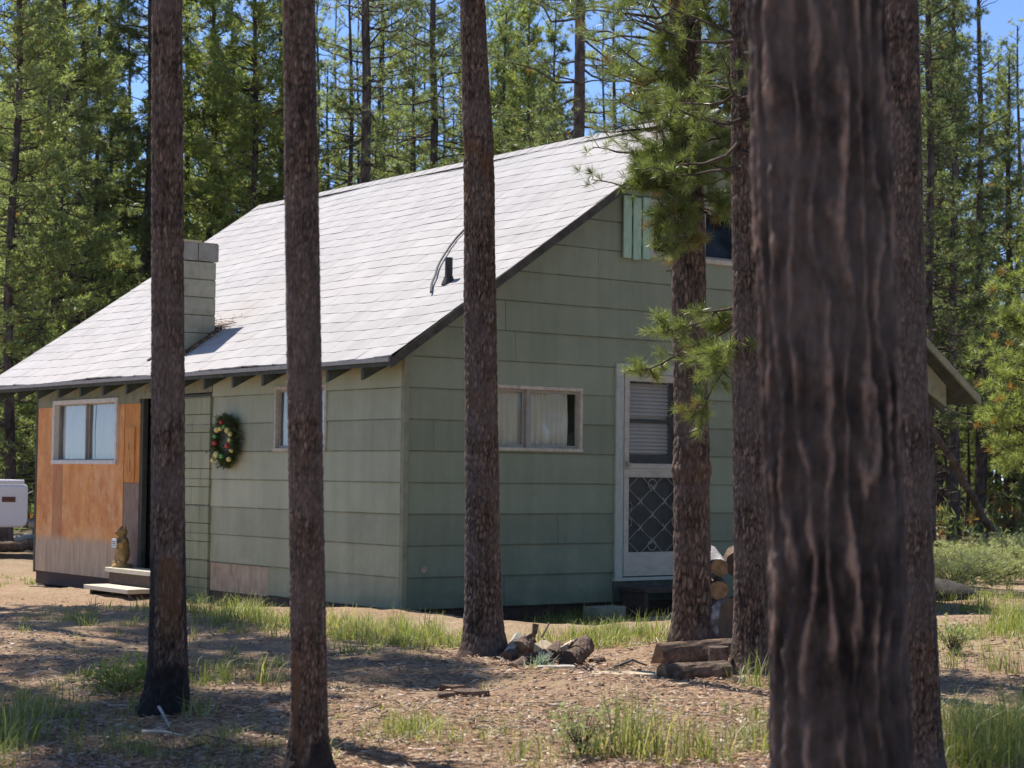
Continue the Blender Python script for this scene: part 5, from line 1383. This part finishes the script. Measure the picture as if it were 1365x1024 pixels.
def tuft_thing(px, py, h, n, spread, label, seed, lean=.55, green=.6, dry=.15, mat='grass', wd=.004, name='grass_tuft', cat='grass tuft', group='grass tufts standing in the yard'):
    rg = np.random.default_rng(seed); p = gp(px, py)
    dry = dry*2.2
    C = np.concatenate([rg.normal(size=(n, 2))*spread, np.full((n, 1), -.01)], 1)
    V, F, T = blades(C, h*(.4+.75*rg.random(n)), np.full(n, lean), wd*(1+.7*rg.random(n)), rg, np.full(n, green)+rg.normal(size=n)*.1, (rg.random(n) < dry)*.9)
    o = mk(name, V, F, M[mat], tint=T, loc=(p.x, p.y, ground_z(p.x, p.y))); tag(o, label, cat, group)
for i, a in enumerate((
 (850, 1010, .34, 200, .085, 'big tall grass clump at bottom centre', .5), (790, 1012, .25, 60, .06, 'dark sparse grass clump left of the big bottom clump', .25),
 (940, 1015, .26, 120, .07, 'grass clump right of the big bottom clump', .55), (700, 1020, .18, 45, .07, 'thin grass tuft on bottom edge left of centre', .5),
 (1003, 918, .26, 70, .06, 'grass tuft at the foot of the narrow brown trunk', .6), (1010, 1000, .22, 60, .07, 'grass tuft beside base of the huge blurred trunk', .6),
 (1335, 895, .24, 110, .09, 'stiff rushy dark tuft near the right edge', .35), (1264, 890, .20, 30, .04, 'thin stalky tuft right of the slender trunk', .35),
 (300, 826, .26, 90, .10, 'tall grass tuft below the brown bottom board', .75), (575, 836, .30, 110, .12, 'tall grass tuft just left of the kinked trunk', .8),
 (455, 836, .24, 110, .14, 'tall grass tuft under the side wall by second trunk', .8), (545, 840, .25, 90, .12, 'grass tuft below the corner of the cabin', .8),
 (805, 845, .34, 130, .12, 'long bright grass tuft before the concrete block', .8), (870, 850, .26, 90, .09, 'bright grass tuft by the plank steps', .8), (765, 842, .20, 80, .12, 'bright grass tuft left of the concrete block', .75),
 (215, 795, .20, 60, .05, 'small bright tuft growing beside the pale steps', .8), (95, 830, .16, 70, .055, 'dry low tuft on the dirt left of the pale steps', .55),
 (270, 960, .22, 40, .05, 'thin tuft at right side of the charred trunk', .5), (420, 1018, .26, 40, .05, 'tuft in front of the broken bark trunk', .5),
 (355, 915, .26, 40, .04, 'upright tuft in dark shade between first two trunks', .45), (45, 950, .24, 70, .08, 'wide shaded tuft near the lower left edge', .5), (10, 985, .3, 60, .08, 'spiky tuft in the lower left corner', .5),
 (150, 1005, .2, 60, .1, 'low shaded tuft at the bottom left', .45), (1300, 1015, .30, 110, .11, 'pale tall tuft at bottom right corner', .75), (1355, 1000, .32, 100, .1, 'tall tuft on the right edge at bottom', .75), (1352, 838, .30, 130, .12, 'bright green tuft cut by the right edge', .9),
 (555, 985, .13, 90, .07, 'short bright patch of grass on open dirt', .8), (465, 858, .2, 50, .06, 'small tuft just right of the second trunk', .6))):
    tuft_thing(*a[:5], a[5], 200+i, green=a[6])
tuft_thing(722, 897, .13, 90, .03, 'small silvery plant in front of the wood heap', 301, .5, .6, 0, 'silver', .007, 'silver_plant', 'plant', None)
tuft_thing(240, 862, .12, 60, .08, 'dusty silvery plant in shade right of charred trunk', 302, .8, .3, 0, 'silver', .006, 'silver_plant', 'plant', None)

def shrub(px, py, r, h, label, seed, n=420, mat='sage', group='low shrubs in the clearing', k=5, sr=.010, nl=.07, nw=.014):
    rg = np.random.default_rng(seed); p = gp(px, py)
    t = empty('shrub', (p.x, p.y, ground_z(p.x, p.y))); tag(t, label, 'shrub', group)
    m_ = 34; az = rg.random(m_)*6.28; e = np.stack([np.cos(az)*r*(.2+.9*rg.random(m_)), np.sin(az)*r*(.2+.9*rg.random(m_)), h*(.5+.55*rg.random(m_))], -1)
    s = np.linspace(0, 1, 5)[None, :, None]
    paths = e[:, None, :]*s*np.array([1, 1, 1.]) + np.array([0, 0, .25])*h*(s-s*s)
    BV, BF = tubes(paths, np.tile(np.linspace(sr, sr*.3, 5), (m_, 1)), 4)
    mk('stems', BV, BF, M['bark_far'], t, tint=const_tint(len(BV), .2, .7))
    pick = rg.integers(0, m_, n); u = .35+.65*np.sqrt(rg.random(n))
    C = e[pick]*u[:, None]+np.array([0, 0, .25])*h*(u-u*u)[:, None]+rg.normal(size=(n, 3))*np.array([.09, .09, .06])*max(r, .4)
    low = rg.random(n) < .35; C[low, 2] *= rg.random(low.sum()); C[:, 2] = np.maximum(C[:, 2], .02)
    V, F, T = tufts(C, np.tile([0, 0, 1.], (n, 1)), k, nl, nw, 1.1, rg, np.clip(.25+.6*C[:, 2]/h+rg.normal(size=n)*.15, 0, 1), .04)
    mk('leaves', V, F, M[mat], t, tint=T)
for i, a in enumerate(((1272, 784, .70, .42, 'round pale shrub right of the slender trunk', 420), (1325, 778, .6, .30, 'broad pale shrub in the sunny clearing near right edge', 380), (1246, 768, .6, .45, 'tall pale shrub half hidden by the slender trunk', 360), (1304, 756, .8, .40, 'pale shrub behind the round shrub in the clearing', 420), (1366, 768, .6, .42, 'pale shrub cut by the right picture edge', 340), (1345, 738, .9, .40, 'shrub at the foot of the leaning dead trunk', 340))):
    shrub(a[0], a[1], a[2], a[3], a[4], 400+i, a[5]*2, nl=.06, nw=.014)
shrub(165, 925, .30, .17, 'low green shrub left of the charred trunk', 410, 300, 'grass', None, 5, sr=.003, nl=.04, nw=.008)
shrub(775, 1012, .13, .22, 'dark twiggy sprig on bottom edge beside the big clump', 411, 120, 'sage', None, 5, sr=.0025, nl=.03, nw=.007)
shrub(395, 800, .35, .40, 'straggly weeds against the side wall by second trunk', 412, 160, 'grass', None, 5, sr=.003, nl=.05, nw=.010)
shrub(1270, 872, .16, .22, 'small leafy weed on dark ground by slender trunk', 413, 110, 'sage', None, 5, sr=.003, nl=.04, nw=.011)

# forest litter: needles, chips and twigs on the near ground
def litter():
    rg = np.random.default_rng(55); n = 64000
    px = rg.uniform(-60, 1420, n); py = 795+rg.random(n)**.75*275
    pts = np.array([list(gp(x, y)) for x, y in zip(px, py)])
    rel = pts-np.array(HC); uu = rel @ np.array(HU); vv = rel @ np.array(HV)
    keep = ~((uu > -.05) & (vv > -.05)); pts = pts[keep]; n = len(pts)
    # clumps
    dens = vnoise(pts[:, 0]*1.2+50, pts[:, 1]*1.2+50, 1e6, 8); keep = rg.random(n) < .25+dens; pts = pts[keep]; n = len(pts)
    kind = rg.random(n)
    L = np.where(kind < .8, rg.uniform(.03, .075, n), np.where(kind < .988, rg.uniform(.012, .04, n), rg.uniform(.08, .28, n)))
    W = np.where(kind < .8, .0028, np.where(kind < .988, rg.uniform(.006, .018, n), .006))
    az = rg.random(n)*6.28; d = np.stack([np.cos(az), np.sin(az), rg.normal(size=n)*.16], -1); s = np.stack([-np.sin(az), np.cos(az), rg.normal(size=n)*.3], -1)
    c = pts.copy(); c[:, 2] = np.array([ground_z(x, y) for x, y in pts[:, :2]])+.006+.012*rg.random(n)
    V = np.stack([c-d*L[:, None]/2-s*W[:, None]/2, c+d*L[:, None]/2-s*W[:, None]*.3, c+d*L[:, None]*.45+s*W[:, None]/2, c-d*L[:, None]*.4+s*W[:, None]/2], 1)
    T_ = np.where(kind < .8, .002, .006)[:, None, None]; V2 = V-np.array([0, 0, 1.])*T_
    VV = np.concatenate([V, V2], 1).reshape(-1, 3); i = np.arange(n)[:, None]*8
    F = np.concatenate([i+np.array([[0, 1, 2, 3]]), i+np.array([[0, 4, 5, 1]]), i+np.array([[1, 5, 6, 2]]), i+np.array([[2, 6, 7, 3]]), i+np.array([[3, 7, 4, 0]])], 0)
    col = np.stack([rg.random(n), kind, np.zeros(n)], -1)
    m, t, b = newmat('litter_bits'); N = NT(t); r, g2, b2 = N.sep(N.attr())[:3]
    c1 = N.ramp(r, [(0, (.10, .06, .04)), (.35, (.36, .19, .105)), (.7, (.52, .34, .22)), (1, (.70, .58, .42))])
    c2 = N.ramp(r, [(0, (.12, .082, .062)), (.5, (.30, .21, .155)), (.8, (.44, .34, .26)), (1, (.58, .51, .42))])
    N.l(N.mix(N.math('GREATER_THAN', g2, .8), c1, c2), b.inputs['Base Color']); b.inputs['Roughness'].default_value = .9
    o = mk('forest_litter', VV, F, m, tint=np.repeat(col, 8, axis=0)); tag(o, 'fallen needles, bark chips and twigs over the dirt', 'litter', kind='stuff')
litter()
